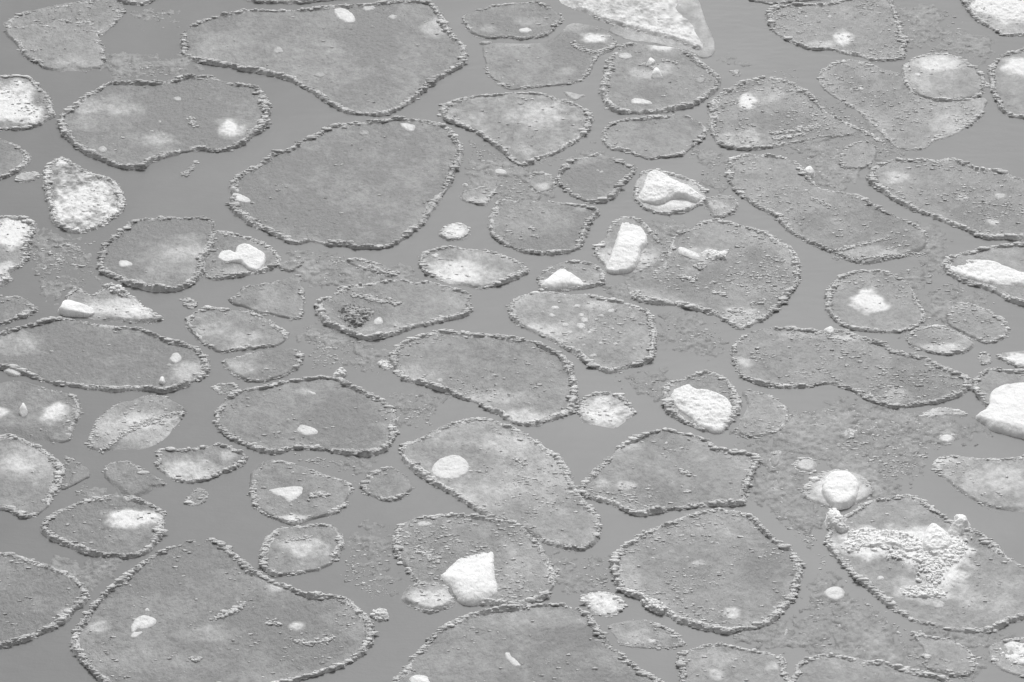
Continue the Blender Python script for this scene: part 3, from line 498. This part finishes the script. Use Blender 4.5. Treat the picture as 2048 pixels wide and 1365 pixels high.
block('1895,536 1905,526 1930,522 1960,521 1985,524 2010,534 2040,545 2075,552 2110,560 2110,585 2070,580 2040,578 1990,574 1950,566 1920,556 1900,546', 'long white snow crusted slab at the right edge of the photo', h=.06, z0=.005, steep=.9, seed=42, rough=1.3, tone=.9, facets=3)
floe('1885,635,.5 1900,615 1930,605 1965,615 1995,630 2018,650 2015,675 1990,688 1960,688 1930,670 1900,655,.9', "dull oval floe with broken lumpy rim, before the long white slab floe", w=15, h=.026, t=.12, c=.8)
floe('1810,680 1820,665,1.1 1850,653 1885,652 1920,665 1945,680 1950,695 1930,707 1890,712 1850,705 1820,695', "small oval floe with frosty near side, touching the long wavy edged floe", w=14, h=.028, t=.26, c=.6, s=[(1880,698,40,10,.45)])
floe('1990,712 2020,703 2060,700 2110,705 2110,745 2048,738 2010,727', "snow topped small floe at the right edge, beyond the great rounded white mass", w=12, h=.026, t=.3, c=.4, s=[(2040,722,35,12,.75)])
floe('1958,706 1972,705 1985,715 1984,728 1968,732 1956,724', 'tiny ragged grey ice scrap beside the snow topped small floe near the right edge', w=14, h=.026, t=.22, c=.8)
floe('1945,775,1.1 1955,752,1.1 1975,737 2010,740,1.1 2110,755 2110,900,0 2000,860,0 1975,822,.2 1955,795,.9', 'rimmed floe at the right edge that carries the great rounded white mass', w=16, h=.036, t=.14, c=.2)
block('1975,812 1980,790 1992,778 2010,771 2045,768 2110,772 2110,890 2060,882 2020,872 1985,862 1968,850 1952,838 1958,828 1970,822', 'great rounded white mass of ice at the right edge of the photo', h=.11, z0=.005, steep=.9, seed=43, rough=.6, tone=.92, facets=3)
floe('1840,832 1860,820,.8 1890,815,.8 1920,822,.6 1942,833,.1 1920,843,0 1890,849,0 1860,845,0', "flat pale lens shaped ice in open water, left of the rounded white mass", w=8, h=.018, t=.42, c=.4, base=.01, grain=.2)
floe('1874,878 1885,868 1902,868 1913,877 1905,889 1888,890 1878,886', 'small white round lump of ice in front of the lens shaped bit of ice', w=5, h=.02, t=.5, c=1, s=[(1892,878,16,9,.4)])
floe('1682,868 1688,858 1700,856 1712,864 1710,874 1698,880 1686,876', 'small pale rough lump alone in crumbly water on the right', w=8, h=.024, t=.4, c=1, s=[(1697,869,11,8,.3)])
floe('1538,915 1545,903 1560,902 1566,915 1562,932 1548,940 1538,930', 'small upright oval of frosty ice at the right corner of the near hexagonal floe', w=6, h=.02, t=.4, c=1)
floe('1588,928 1600,917 1620,916 1635,925 1636,938 1622,948 1602,946 1590,938', 'small pale frosty oval of ice behind the dazzling round white ball', w=4, h=.018, t=.45, c=.5, s=[(1610,932,18,10,.2)])
# near band
floe('1158,975,1.1 1170,960,1.2 1185,940 1210,920,1.1 1230,900,1.1 1255,882 1290,868,1.1 1330,860 1370,868 1410,878 1440,895 1480,905 1515,912 1520,925 1510,945,1.1 1500,970,1.2 1495,990,1.1 1490,1010,.9 1460,1015 1420,1015 1370,1020 1320,1028 1280,1034 1250,1025 1220,1012 1190,1003 1165,995',
 'hexagonal rimmed floe right of the lower centre with scattered crumbs', w=17, h=.04, t=.18, c=.9, s=[(1250,975,18,8,.35),(1205,970,16,8,.25),(1270,895,20,10,.15)], g=['1360,945 1372,950 1380,948','1368,988 1380,988'])
floe('1600,985 1610,965 1640,945 1680,938 1715,945 1740,960 1753,985 1740,1000,.8 1700,1014,.7 1660,1022,.6 1630,1008,.8 1605,998', 'small crumbly ring of ice around the dazzling round white ball', w=20, h=.024, t=.28, c=1, s=[(1680,985,45,32,.4)])
block('1643,985 1648,965 1660,952 1682,948 1702,952 1716,968 1718,988 1708,1006 1690,1018 1668,1018 1652,1006', 'dazzling round white ball of ice on a crumbly ring, lower right', h=.085, z0=.01, steep=2.4, seed=44, mat=m_crumb, rough=.6, tone=1.2, facets=0)
floe('798,905 805,890 835,878,1.1 870,860 910,845 950,838 990,842 1030,855 1060,870,1.1 1095,895,1.1 1125,915 1140,940 1150,965 1165,990 1180,1010,.9 1200,1035,.9 1202,1065,.8 1196,1090,.7 1175,1103,.5 1140,1104,.45 1100,1095,.45 1060,1078,.4 1030,1060,.3 1000,1046,.6 960,1030,.9 930,1010 890,985 855,965 825,945 805,925,.9',
 "long slanting floe in the lower centre with one pale oval patch at left", w=18, h=.032, t=.21, c=.8, base=.022, grain=.1, s=[(1060,960,90,50,.14),(1010,890,50,25,.25),(960,1000,60,25,.15)], f=['863,950 866,936 876,925 890,918 912,914 925,918 936,930 938,942 928,955 910,962 890,963 875,958'], g=['1030,920,.7 1050,935,.7'])
floe('785,1075,1.1 795,1055,1.1 815,1040 850,1033 900,1030 950,1032,1.1 1000,1038 1040,1048 1065,1070 1090,1100 1108,1130,1.1 1115,1155,1.1 1108,1180 1090,1200,.8 1050,1212,.9 1000,1215 950,1213,.6 900,1205,.2 860,1190,.3 830,1170,.5 815,1150,.8 800,1130,1.0 785,1105,1.1',
 'near centre floe carrying the large smooth white slab with a straight right side', w=19, h=.034, t=.17, c=1.1, grain=.08, s=[(1040,1140,50,50,.15)], f=[(848,1052,16,6,.55)], g=['830,1098,.8 845,1108,.9 862,1122,1.1 880,1128,.9'])
block('878,1160 890,1143 905,1130 925,1112 945,1104 985,1104 990,1120 991,1150 998,1178 994,1194 975,1206 945,1212 920,1208 908,1195 900,1180', 'large smooth white slab with a straight right side on the near centre floe', h=.10, z0=.0, steep=1.0, seed=45, rough=.35, tone=1, facets=3)
floe('798,1195 812,1175 840,1165,1.1 870,1165,1.1 895,1172,.8 908,1190,.7 915,1205,.7 895,1220,.7 860,1229,.8 830,1220,.8 805,1208,.8', 'small oval frosty floe wedged under the left side of the large smooth white slab', w=15, h=.028, t=.26, c=.6, base=.03, s=[(862,1203,38,14,.45)])
floe('1158,1195,.8 1175,1187 1200,1183 1225,1188 1240,1198,.8 1254,1212,.8 1240,1225,.6 1225,1236,.4 1200,1235,.4 1180,1222,.4 1165,1208', 'small bright white granular floe between the near centre floe and the near round floe', w=10, h=.028, t=.5, c=.3, grain=.3, rough=2, s=[(1205,1210,36,20,.4)])
floe('1220,1120,1.1 1228,1105,1.2 1245,1090,1.2 1270,1078,1 1300,1058 1340,1045,1.1 1380,1028,1.1 1420,1020 1470,1022 1510,1035,1.1 1530,1055,1.1 1560,1085,1.2 1590,1105,1.1 1605,1125,1.1 1610,1145,1.1 1600,1175,1.1 1590,1195,1.1 1575,1220 1560,1240 1530,1255 1490,1265 1450,1270,.9 1400,1262 1360,1250,.7 1340,1240,.4 1310,1215,1.2 1275,1200 1240,1185 1225,1160',
 'large round rimmed floe at the near right of centre with rippled surface', w=18, h=.042, t=.15, c=.9, s=[(1465,1230,13,10,.5),(1470,1060,60,20,.15),(1260,1150,25,50,.12),(1400,1130,14,5,.25)], f=[(1305,1120,4,2,.6),(1375,1118,4,2,.6),(1435,1090,3,2,.6),(1403,1133,6,3,.4)])
block('1282,1203 1300,1198 1320,1206 1332,1218 1325,1228 1310,1226 1296,1216', "frosty white heap of rime on the large round near floe's left rim", h=.045, z0=.015, steep=2, seed=46, rough=2.2, tone=.5, rubble=50)
floe('775,1375 800,1345 830,1310 860,1275 880,1255,1.1 910,1240 950,1225 1000,1215,1.2 1060,1210 1120,1210 1150,1213,.2 1165,1220 1190,1240 1210,1270,1.2 1230,1295,1.1 1260,1320 1290,1345 1320,1360 1340,1400 1000,1430 760,1420', "very wide smooth floe cut by the photo bottom, before the near centre floe", w=17, h=.042, t=.12, c=.25, s=[(1060,1240,90,16,.15)], f=['1010,1310 1018,1309 1025,1318 1038,1328 1042,1336 1030,1336 1020,1328 1012,1318'])
block('815,1372 822,1358 838,1352 858,1358 870,1372', "white knob of ice cut by the bottom edge on the very wide floe", h=.05, z0=.01, steep=1.2, seed=47, tone=.9)
floe('1200,1250,.1 1240,1242,.3 1290,1240,.6 1330,1255 1360,1270 1375,1290,.8 1350,1300,.7 1300,1300,.6 1250,1295,.6 1225,1280,.2', 'dull slushy floe with one small white spot, in front of the rime heap', w=14, h=.022, t=.14, c=.8, base=.007, s=[(1290,1275,40,12,.2)], f=[(1303,1284,9,5,.65)])
floe('1358,1310,1.1 1375,1300 1410,1288 1450,1288 1500,1300,1.1 1540,1305 1570,1315 1575,1340,1.1 1570,1400 1380,1400 1358,1345', "frosty spotted floe cut by the photo bottom, before the large round rimmed floe", w=15, h=.032, t=.16, c=.3, s=[(1440,1320,40,20,.2),(1430,1350,14,8,.4),(1545,1335,15,8,.35)])
floe('1588,1345,1.1 1600,1325,1.1 1640,1310 1690,1312 1740,1320,1.1 1800,1332,1.1 1850,1345,1.1 1900,1362 1960,1400 1590,1400', "low plain floe cut by the photo bottom, right of the frosty spotted one", w=16, h=.036, t=.13, c=.3)
floe('1822,1265,.8 1860,1272,1 1900,1280,1 1940,1300 1955,1325 1950,1350 1920,1358,.5 1880,1350,.4 1850,1340,.6 1845,1310,.8', 'small floe outlined by a thin broken ring of lumps in the near right corner', w=13, h=.026, t=.11, c=.9)
floe('1650,1085,1.3 1655,1065,1.3 1680,1042 1710,1020,1.1 1740,1002,1.1 1780,995 1820,990 1860,1010 1885,1030 1920,1050 1960,1065,1.2 1995,1090,1.1 2030,1120 2110,1160 2110,1235 2050,1240,1.2 2000,1260,1.2 1960,1272 1920,1268,.5 1880,1262,.3 1820,1245,.4 1775,1215,.9 1750,1195,1.1 1720,1170,1.1 1690,1140,1.0 1665,1110,1.1',
 'largest floe at the near right, strewn with bright white rubble', w=19, h=.036, t=.13, c=.2, s=[(1790,1092,110,26,.75),(1885,1115,52,42,.8),(1850,1180,60,20,.4),(1985,1200,60,30,.2),(1730,1085,40,22,.5)], f=[(1761,1159,6,5,.7),(1875,1212,12,8,.55)])
block('1655,1055 1654,1038 1660,1026 1674,1026 1684,1040 1690,1056 1698,1062 1684,1068 1668,1062', "blocky white lump at the white rubble's far left corner, before the dazzling ball", h=.13, z0=.02, steep=2.2, seed=48, mat=m_crumb, rough=1.8, tone=.85, rubble=40)
block('1683,1095 1690,1083 1705,1080 1718,1090 1715,1103 1700,1108 1688,1104', 'rounded white knob with dark hollow in front, left end of the white rubble', h=.06, z0=.01, steep=1.7, seed=49, mat=m_crumb, rough=1.5, tone=.85, rubble=30)
block('1845,1085 1850,1066 1858,1056 1872,1056 1884,1064 1895,1072 1905,1090 1890,1108 1860,1112 1845,1102', 'tallest smooth white hump in the middle of the white rubble', h=.085, z0=.02, steep=1.9, seed=50, mat=m_crumb, rough=1.6, tone=1.1, facets=0)
block('1895,1072 1903,1056 1912,1048 1911,1036 1918,1032 1930,1040 1937,1050 1930,1062 1920,1075 1905,1080', 'white shard leaning over the far rim at the right end of the white rubble', h=.14, z0=.02, steep=2.2, seed=51, mat=m_crumb, rough=1.5, tone=.9, facets=4)
block('1690,1078 1700,1066 1725,1062 1760,1066 1795,1068 1830,1078 1850,1086 1846,1100 1815,1104 1780,1098 1740,1096 1705,1092', 'crumbly raised white bank, long left arm of the white rubble', h=.065, z0=.012, steep=1.1, seed=61, mat=m_crumb, rough=2.6, tone=1.05, rubble=110)
block('1850,1104 1880,1102 1908,1092 1935,1090 1930,1112 1908,1132 1885,1152 1862,1140 1840,1122', 'broad low mound of white crumbs in front of the tallest white hump', h=.045, z0=.012, steep=.7, seed=62, mat=m_crumb, rough=2.0, tone=1.1, rubble=90)
block('1800,1182 1812,1174 1840,1178 1865,1172 1885,1182 1890,1192 1870,1197 1835,1198 1812,1195', 'low arc of crumbled white ice in front of the white rubble', h=.035, z0=.01, steep=1.3, seed=52, mat=m_crumb, rough=2.2, tone=.65, rubble=110)
floe('1860,930,1 1870,915,.9 1900,910 1950,915 2000,918 2110,915 2110,1035,0 2040,1032,.1 1990,1024,.3 1950,1007,.4 1915,985,.5 1880,955,.5', "pale granular floe cut by the right edge, beyond the white rubble floe", w=17, h=.028, t=.22, c=1.1, grain=.15, s=[(1885,925,24,9,.35),(1980,960,60,25,.2)])
floe('1975,1300 1990,1284 2030,1276 2110,1280 2110,1365 2030,1352 1990,1335', 'slushy floe at the right edge near the bottom corner, under a white frosted block', w=14, h=.024, t=.16, c=.6)
block('1992,1305 2003,1292 2020,1286 2050,1288 2110,1292 2110,1340 2045,1334 2015,1324 1998,1316', 'white frosted block at the right edge near the bottom corner', h=.05, z0=.005, steep=1, seed=53, rough=1.4, tone=.85, rubble=40)
floe('1643,1190 1650,1177 1665,1171 1685,1174 1696,1186 1692,1200 1675,1208 1652,1203', "round white snow cushion afloat alone, left of the white rubble floe", w=0, t=.55, c=0, base=.02, s=[(1668,1190,22,14,.3)], grain=.1)
floe('1563,1276 1566,1262 1568,1252 1574,1256 1582,1260 1578,1270 1572,1280', "narrow upright white splinter off the large round rimmed floe's near right side", w=0, t=.7, c=0)
floe('1130,1125 1142,1124 1157,1130 1150,1133 1138,1131', 'thin white sliver of ice in open water right of the near centre floe', w=0, t=.6, c=0)
floe('1462,143 1472,141 1480,149 1476,154 1466,151', 'tiny oval ring of ice beside the right rim of the two chunk floe', w=5, h=.014, t=.35, c=0)
# near left
floe('140,1290,1.1 145,1265,1.1 165,1235,1.2 190,1205,1.2 215,1180 245,1155 275,1130 310,1110,1.2 340,1095,1.2 370,1082 400,1078,.1 430,1077,.9 455,1095,1.1 480,1115,1.1 510,1140 540,1160 580,1175,1.1 620,1188,1.1 665,1190 695,1195 720,1215 745,1240,1.1 750,1265,1.2 745,1290,1.1 730,1310 700,1330 660,1345 610,1360 560,1375 450,1400 250,1400 210,1375 180,1345 150,1315',
 'biggest floe in the near left, angular, with a flat three lobed white patch', w=19, h=.044, t=.14, c=.45, s=[(195,1255,20,16,.35),(420,1270,60,14,.25),(700,1240,40,30,.2),(595,1255,14,7,.65),(260,1320,80,20,.1),(555,1175,20,7,.35)],
 f=['262,1262 265,1250 275,1238 288,1234 305,1238 313,1246 303,1256 285,1262 275,1260 268,1268','262,1272 270,1266 284,1267 278,1274 270,1279 262,1277','290,1225 295,1219 301,1226'], g=['430,1242,.8 455,1228,1.3 475,1222,1.4 490,1208,.8','590,1285 620,1290 650,1285 670,1278','530,1245 560,1252','380,1320 400,1325'])
floe('-40,1108 0,1105 40,1110 80,1125,1.1 120,1140,1.1 155,1158,1.1 178,1180,.9 182,1195,.8 165,1215 140,1240,1.1 110,1260 80,1275,.9 40,1290,1.1 0,1300,1.1 -40,1305', "large floe cut by the left edge, frosty spot on its right rim, near left", w=17, h=.036, t=.14, c=.35, s=[(130,1232,16,12,.55)], f=[(2,1180,1,1,.3)])
floe('80,1060,1.1 90,1040 110,1025,1.1 145,1010,1.1 180,998,1.1 225,990,1.1 265,992,1.2 300,1005 325,1020,1.2 332,1045,1.2 328,1070,1.1 310,1095 290,1110,.8 250,1120,.5 210,1118,.5 170,1110 130,1095,1.1 95,1078', "oval near left floe with a bright white streak near its right rim", w=18, h=.038, t=.15, c=.2, s=[(262,1040,48,14,.9),(235,1030,30,7,.4),(160,1065,40,20,.1)])
floe('497,960,.8 505,940,.7 530,922,.5 560,920,.9 600,930,1.1 640,945,1.1 680,958,.9 705,970,.6 700,1000,.9 685,1025,.9 660,1035,.5 630,1042,.8 590,1052,.7 545,1040,.9 510,1020 497,990,1.1', 'floe left of the lower centre with a flat white wedge shaped patch', w=18, h=.028, t=.14, c=.5, s=[(585,1043,28,8,.6)], f=['537,985 545,981 560,979 585,977 604,978 604,990 592,1003 578,1009 568,1000 552,994'], g=['620,995 635,990 655,997'])
floe('720,975 725,955,1.1 750,942 780,933,.8 805,945,.4 825,965,.6 828,980,.9 810,995,1.1 780,1005,.9 745,1000,.3 725,990,.6', "small faint floe with broken rim between wedge patch floe and slanting floe", w=13, h=.026, t=.13, c=.2, f=[(742,957,5,3,.7),(738,966,4,3,.7)])
floe('518,1110,1.1 520,1090,1.1 535,1070 560,1055 600,1052 640,1048 670,1052 685,1070,1.1 687,1095,1.1 680,1115,1.1 660,1135 630,1145 590,1152 550,1155 525,1142 517,1128,1.1', "small nearly round floe, frosty middle, touching the biggest near left floe", w=17, h=.036, t=.16, c=.3, s=[(605,1100,42,22,.45)], g=['570,1085,.6 600,1080,.7 625,1078,.6'])
block('742,1232 750,1222 765,1220 778,1230 772,1240 756,1244', 'rough pale lump of ice at the right corner of the biggest near left floe', h=.035, z0=.004, steep=1.5, seed=54, rough=2, tone=.5, rubble=25)
floe('425,778 435,768 455,765 475,770 480,782 462,790 438,789', 'faint patch of crumbs in the gap left of the rhombus patch floe', w=14, h=.014, t=.14, c=1.2, base=.003)
floe('362,350 372,335 385,325 397,322 392,335 378,348 365,355', 'little crumb cluster in open water just in front of the broad oval floe', w=16, h=.016, t=.15, c=1.2, base=.003)
floe('360,600 372,594 388,600 395,610 382,618 366,612', 'tiny crumb cluster below the rim of the round rimmed left floe', w=16, h=.014, t=.16, c=1.2, base=.003)
floe('95,500 130,487 160,500 180,515,.7 178,528,.4 165,535 130,530 105,515', 'faint thin ring of crumbs left of the round rimmed left floe', w=8, h=.016, t=.06, c=.4, base=.003)
floe('88,482 95,474 108,471 107,478 95,483', 'tiny grey lump of ice in front of the lumpy white teardrop floe', w=6, h=.02, t=.2, c=0)

# ------------------------------------------------------------------ loose crumbs
def scatter(zones, small=True, zf=0.0, rmin=.0026, rmax=.0078, cl=.44):
    Cs = []
    for p, dens in zones:
        G = toground(parse(p)); A = abs(area(G)) / (M * M / sp) / 1000; n = int(A * dens * 110)
        x = rng.uniform(G[:, 0].min(), G[:, 0].max(), n * 2); y = rng.uniform(G[:, 1].min(), G[:, 1].max(), n * 2)
        d, _ = dist(x, y, G); pr = np.clip((fbm(x, y, .30, 4, 77) - cl) * 4, .14, 1) * np.clip(d / .12, 0, 1)
        k = rng.uniform(0, 1, len(x)) < pr; x, y = x[k], y[k]
        r = rmin + (rmax * 1.9 - rmin) * rng.uniform(0, 1, len(x)) ** 4
        Cs.append(np.column_stack([x, y, np.full(len(x), zf), r * rng.uniform(1, 2.8, len(x)), r, r * .6]))
    return np.vstack(Cs)
ZONES = [('1580,830 1700,800 1850,830 1960,860 1860,905 1850,950 1780,965 1760,1000 1640,930 1560,900 1530,880', 1.6), ('1500,900 1640,930 1600,990 1520,1000 1515,940', 1.4),
 ('1620,1060 1660,1120 1790,1240 1900,1290 1850,1330 1600,1310 1580,1260 1640,1150', 1.6), ('1530,950 1600,960 1650,1030 1630,1110 1600,1090 1540,1030', 1.2), ('1230,740 1320,750 1330,810 1260,790 1225,770', 1.6),
 ('1230,560 1340,530 1420,600 1300,610 1220,600', 1.3), ('1380,300 1450,310 1450,390 1400,360', .9), ('1450,120 1590,140 1640,200 1600,170', .7), ('1750,30 1900,20 2000,110 1960,130 1830,100', .7),
 ('1610,230 1700,290 1740,320 1680,390 1600,330 1560,300', 1.6), ('1840,450 1900,480 1880,560 1830,600 1800,540 1860,520', 1.6), ('1830,600 1900,560 2000,610 1880,650', 1.6),
 ('40,470 190,480 190,590 140,600 80,590', .7), ('560,500 700,510 840,560 620,575', .9), ('610,650 760,690 760,750 620,745', .9), ('690,1070 790,1070 800,1190 740,1200 680,1160', 1.0),
 ('1100,1120 1222,1110 1225,1190 1130,1190', 1.2), ('200,108 380,118 360,160 230,165', .9), ('260,20 360,18 350,60 270,52', .6), ('940,280 1050,330 1110,390 1000,410 930,350', 1.1), ('80,1130 240,1120 210,1160 180,1180', .5),
 ('1955,1265 2000,1260 2048,1280 1990,1290 1960,1365 1940,1365', 1.4), ('780,780 890,790 870,860 800,850', .5), ('1530,1270 1700,1285 1850,1345 1700,1312 1600,1320', 1.3), ('1370,1260 1590,1245 1600,1300 1500,1290', 1), ('1560,820 1800,815 1780,850 1600,870', 1.3),
 ('1185,560 1260,565 1240,605 1190,590', .6), ('540,900 700,915 790,930 760,950 600,925', .7), ('1040,320 1200,300 1200,330 1120,330', .6), ('1320,620 1450,650 1450,710 1340,700', .6),
 ('1640,190 1760,260 1830,310 1700,350 1640,300', 1.0), ('1590,860 1540,800 1480,870 1520,910', 1.2), ('1855,600 1900,700 1820,690 1830,640', 1.0), ('1440,860 1560,880 1540,960 1500,900', 1.2), ('1290,440 1350,440 1340,560 1260,570 1290,530', 1.0), ('1790,1270 1860,1240 2048,1275 1960,1310', 1.2), ('560,900 720,920 720,960 640,940', .7), ('170,960 240,1000 200,1010 120,1000', .9), ('180,540 260,590 200,610', .8)]
C = scatter(ZONES)
# thin skin of grey slush that lies in patches on the water
xx, yy = [], []
for p, dn in ZONES:
    Gz = toground(parse(p)); xx += [Gz[:, 0].min(), Gz[:, 0].max()]; yy += [Gz[:, 1].min(), Gz[:, 1].max()]
X, Y = np.meshgrid(np.arange(min(xx) - .1, max(xx) + .1, .012), np.arange(min(yy) - .1, max(yy) + .1, .015))
K = np.zeros(X.shape)
for p, dn in ZONES:
    Gz = toground(smooth(parse(p))); j0 = np.searchsorted(Y[:, 0], Gz[:, 1].min() - .2); j1 = np.searchsorted(Y[:, 0], Gz[:, 1].max() + .2)
    i0 = np.searchsorted(X[0], Gz[:, 0].min() - .2); i1 = np.searchsorted(X[0], Gz[:, 0].max() + .2); sl = (slice(j0, j1), slice(i0, i1))
    dz, _ = dist(X[sl], Y[sl], Gz); K[sl] = np.maximum(K[sl], np.clip(.5 + dz / .30, 0, 1) * min(1, .55 + .3 * dn))
zs = K * .9 + (fbm(X, Y, .35, 4, 301) - .5) * 1.5 + (fbm(X, Y, .06, 3, 302) - .5) * .9 - .53
Z = np.clip(zs, -.3, .35) * .022 + (fbm(X, Y, .035, 3, 303) - .5) * .022 * np.clip(zs * 3 + .6, 0, 1) - .001
Z = np.where(K <= 0, -.05, Z)
V, Q, u = field_mesh(X, Y, Z, Z > -.001)
o = mesh_from(V, Q, [], m_sheet, 'thin_slush', None, (0, 30, 0), {'snow': np.clip(.07 + zs * .30 + (fbm(X, Y, .05, 2, 304) - .5) * .3, 0, .45).ravel()[u]})
tag(o, 'thin grey skin of slush lying in lacy patches on the open water', 'slush', kind='stuff')
LV, LF = lumps(C, True)
o = mesh_from(LV, [], LF, m_rim, 'slush_crumbs', None, (0, 30, 0), {'snow': np.clip(np.repeat(rng.uniform(.1, .6, len(C)), len(SV)), 0, 1)})
tag(o, 'small loose crumbs of ice afloat in the open water between the floes', 'slush', kind='stuff')
C = scatter([('1690,1060 1790,1062 1850,1080 1900,1075 1945,1080 1930,1110 1900,1140 1880,1180 1830,1170 1800,1130 1720,1115 1690,1090', 2.2)], zf=.024, rmin=.005, rmax=.012, cl=.30); C[:, 3] = C[:, 4] * rng.uniform(.8, 1.5, len(C)); C[:, 5] *= .9
LV, LF = lumps(C)
o = mesh_from(LV, [], LF, m_crumb, 'ice_rubble', None, (3, 27, 0), {'snow': np.clip(np.repeat(rng.uniform(.55, 1, len(C)), len(IV)), 0, 1)})
tag(o, 'bright white pebbly ice rubble spread over the largest near right floe', 'ice rubble', kind='stuff')
print('floes built')
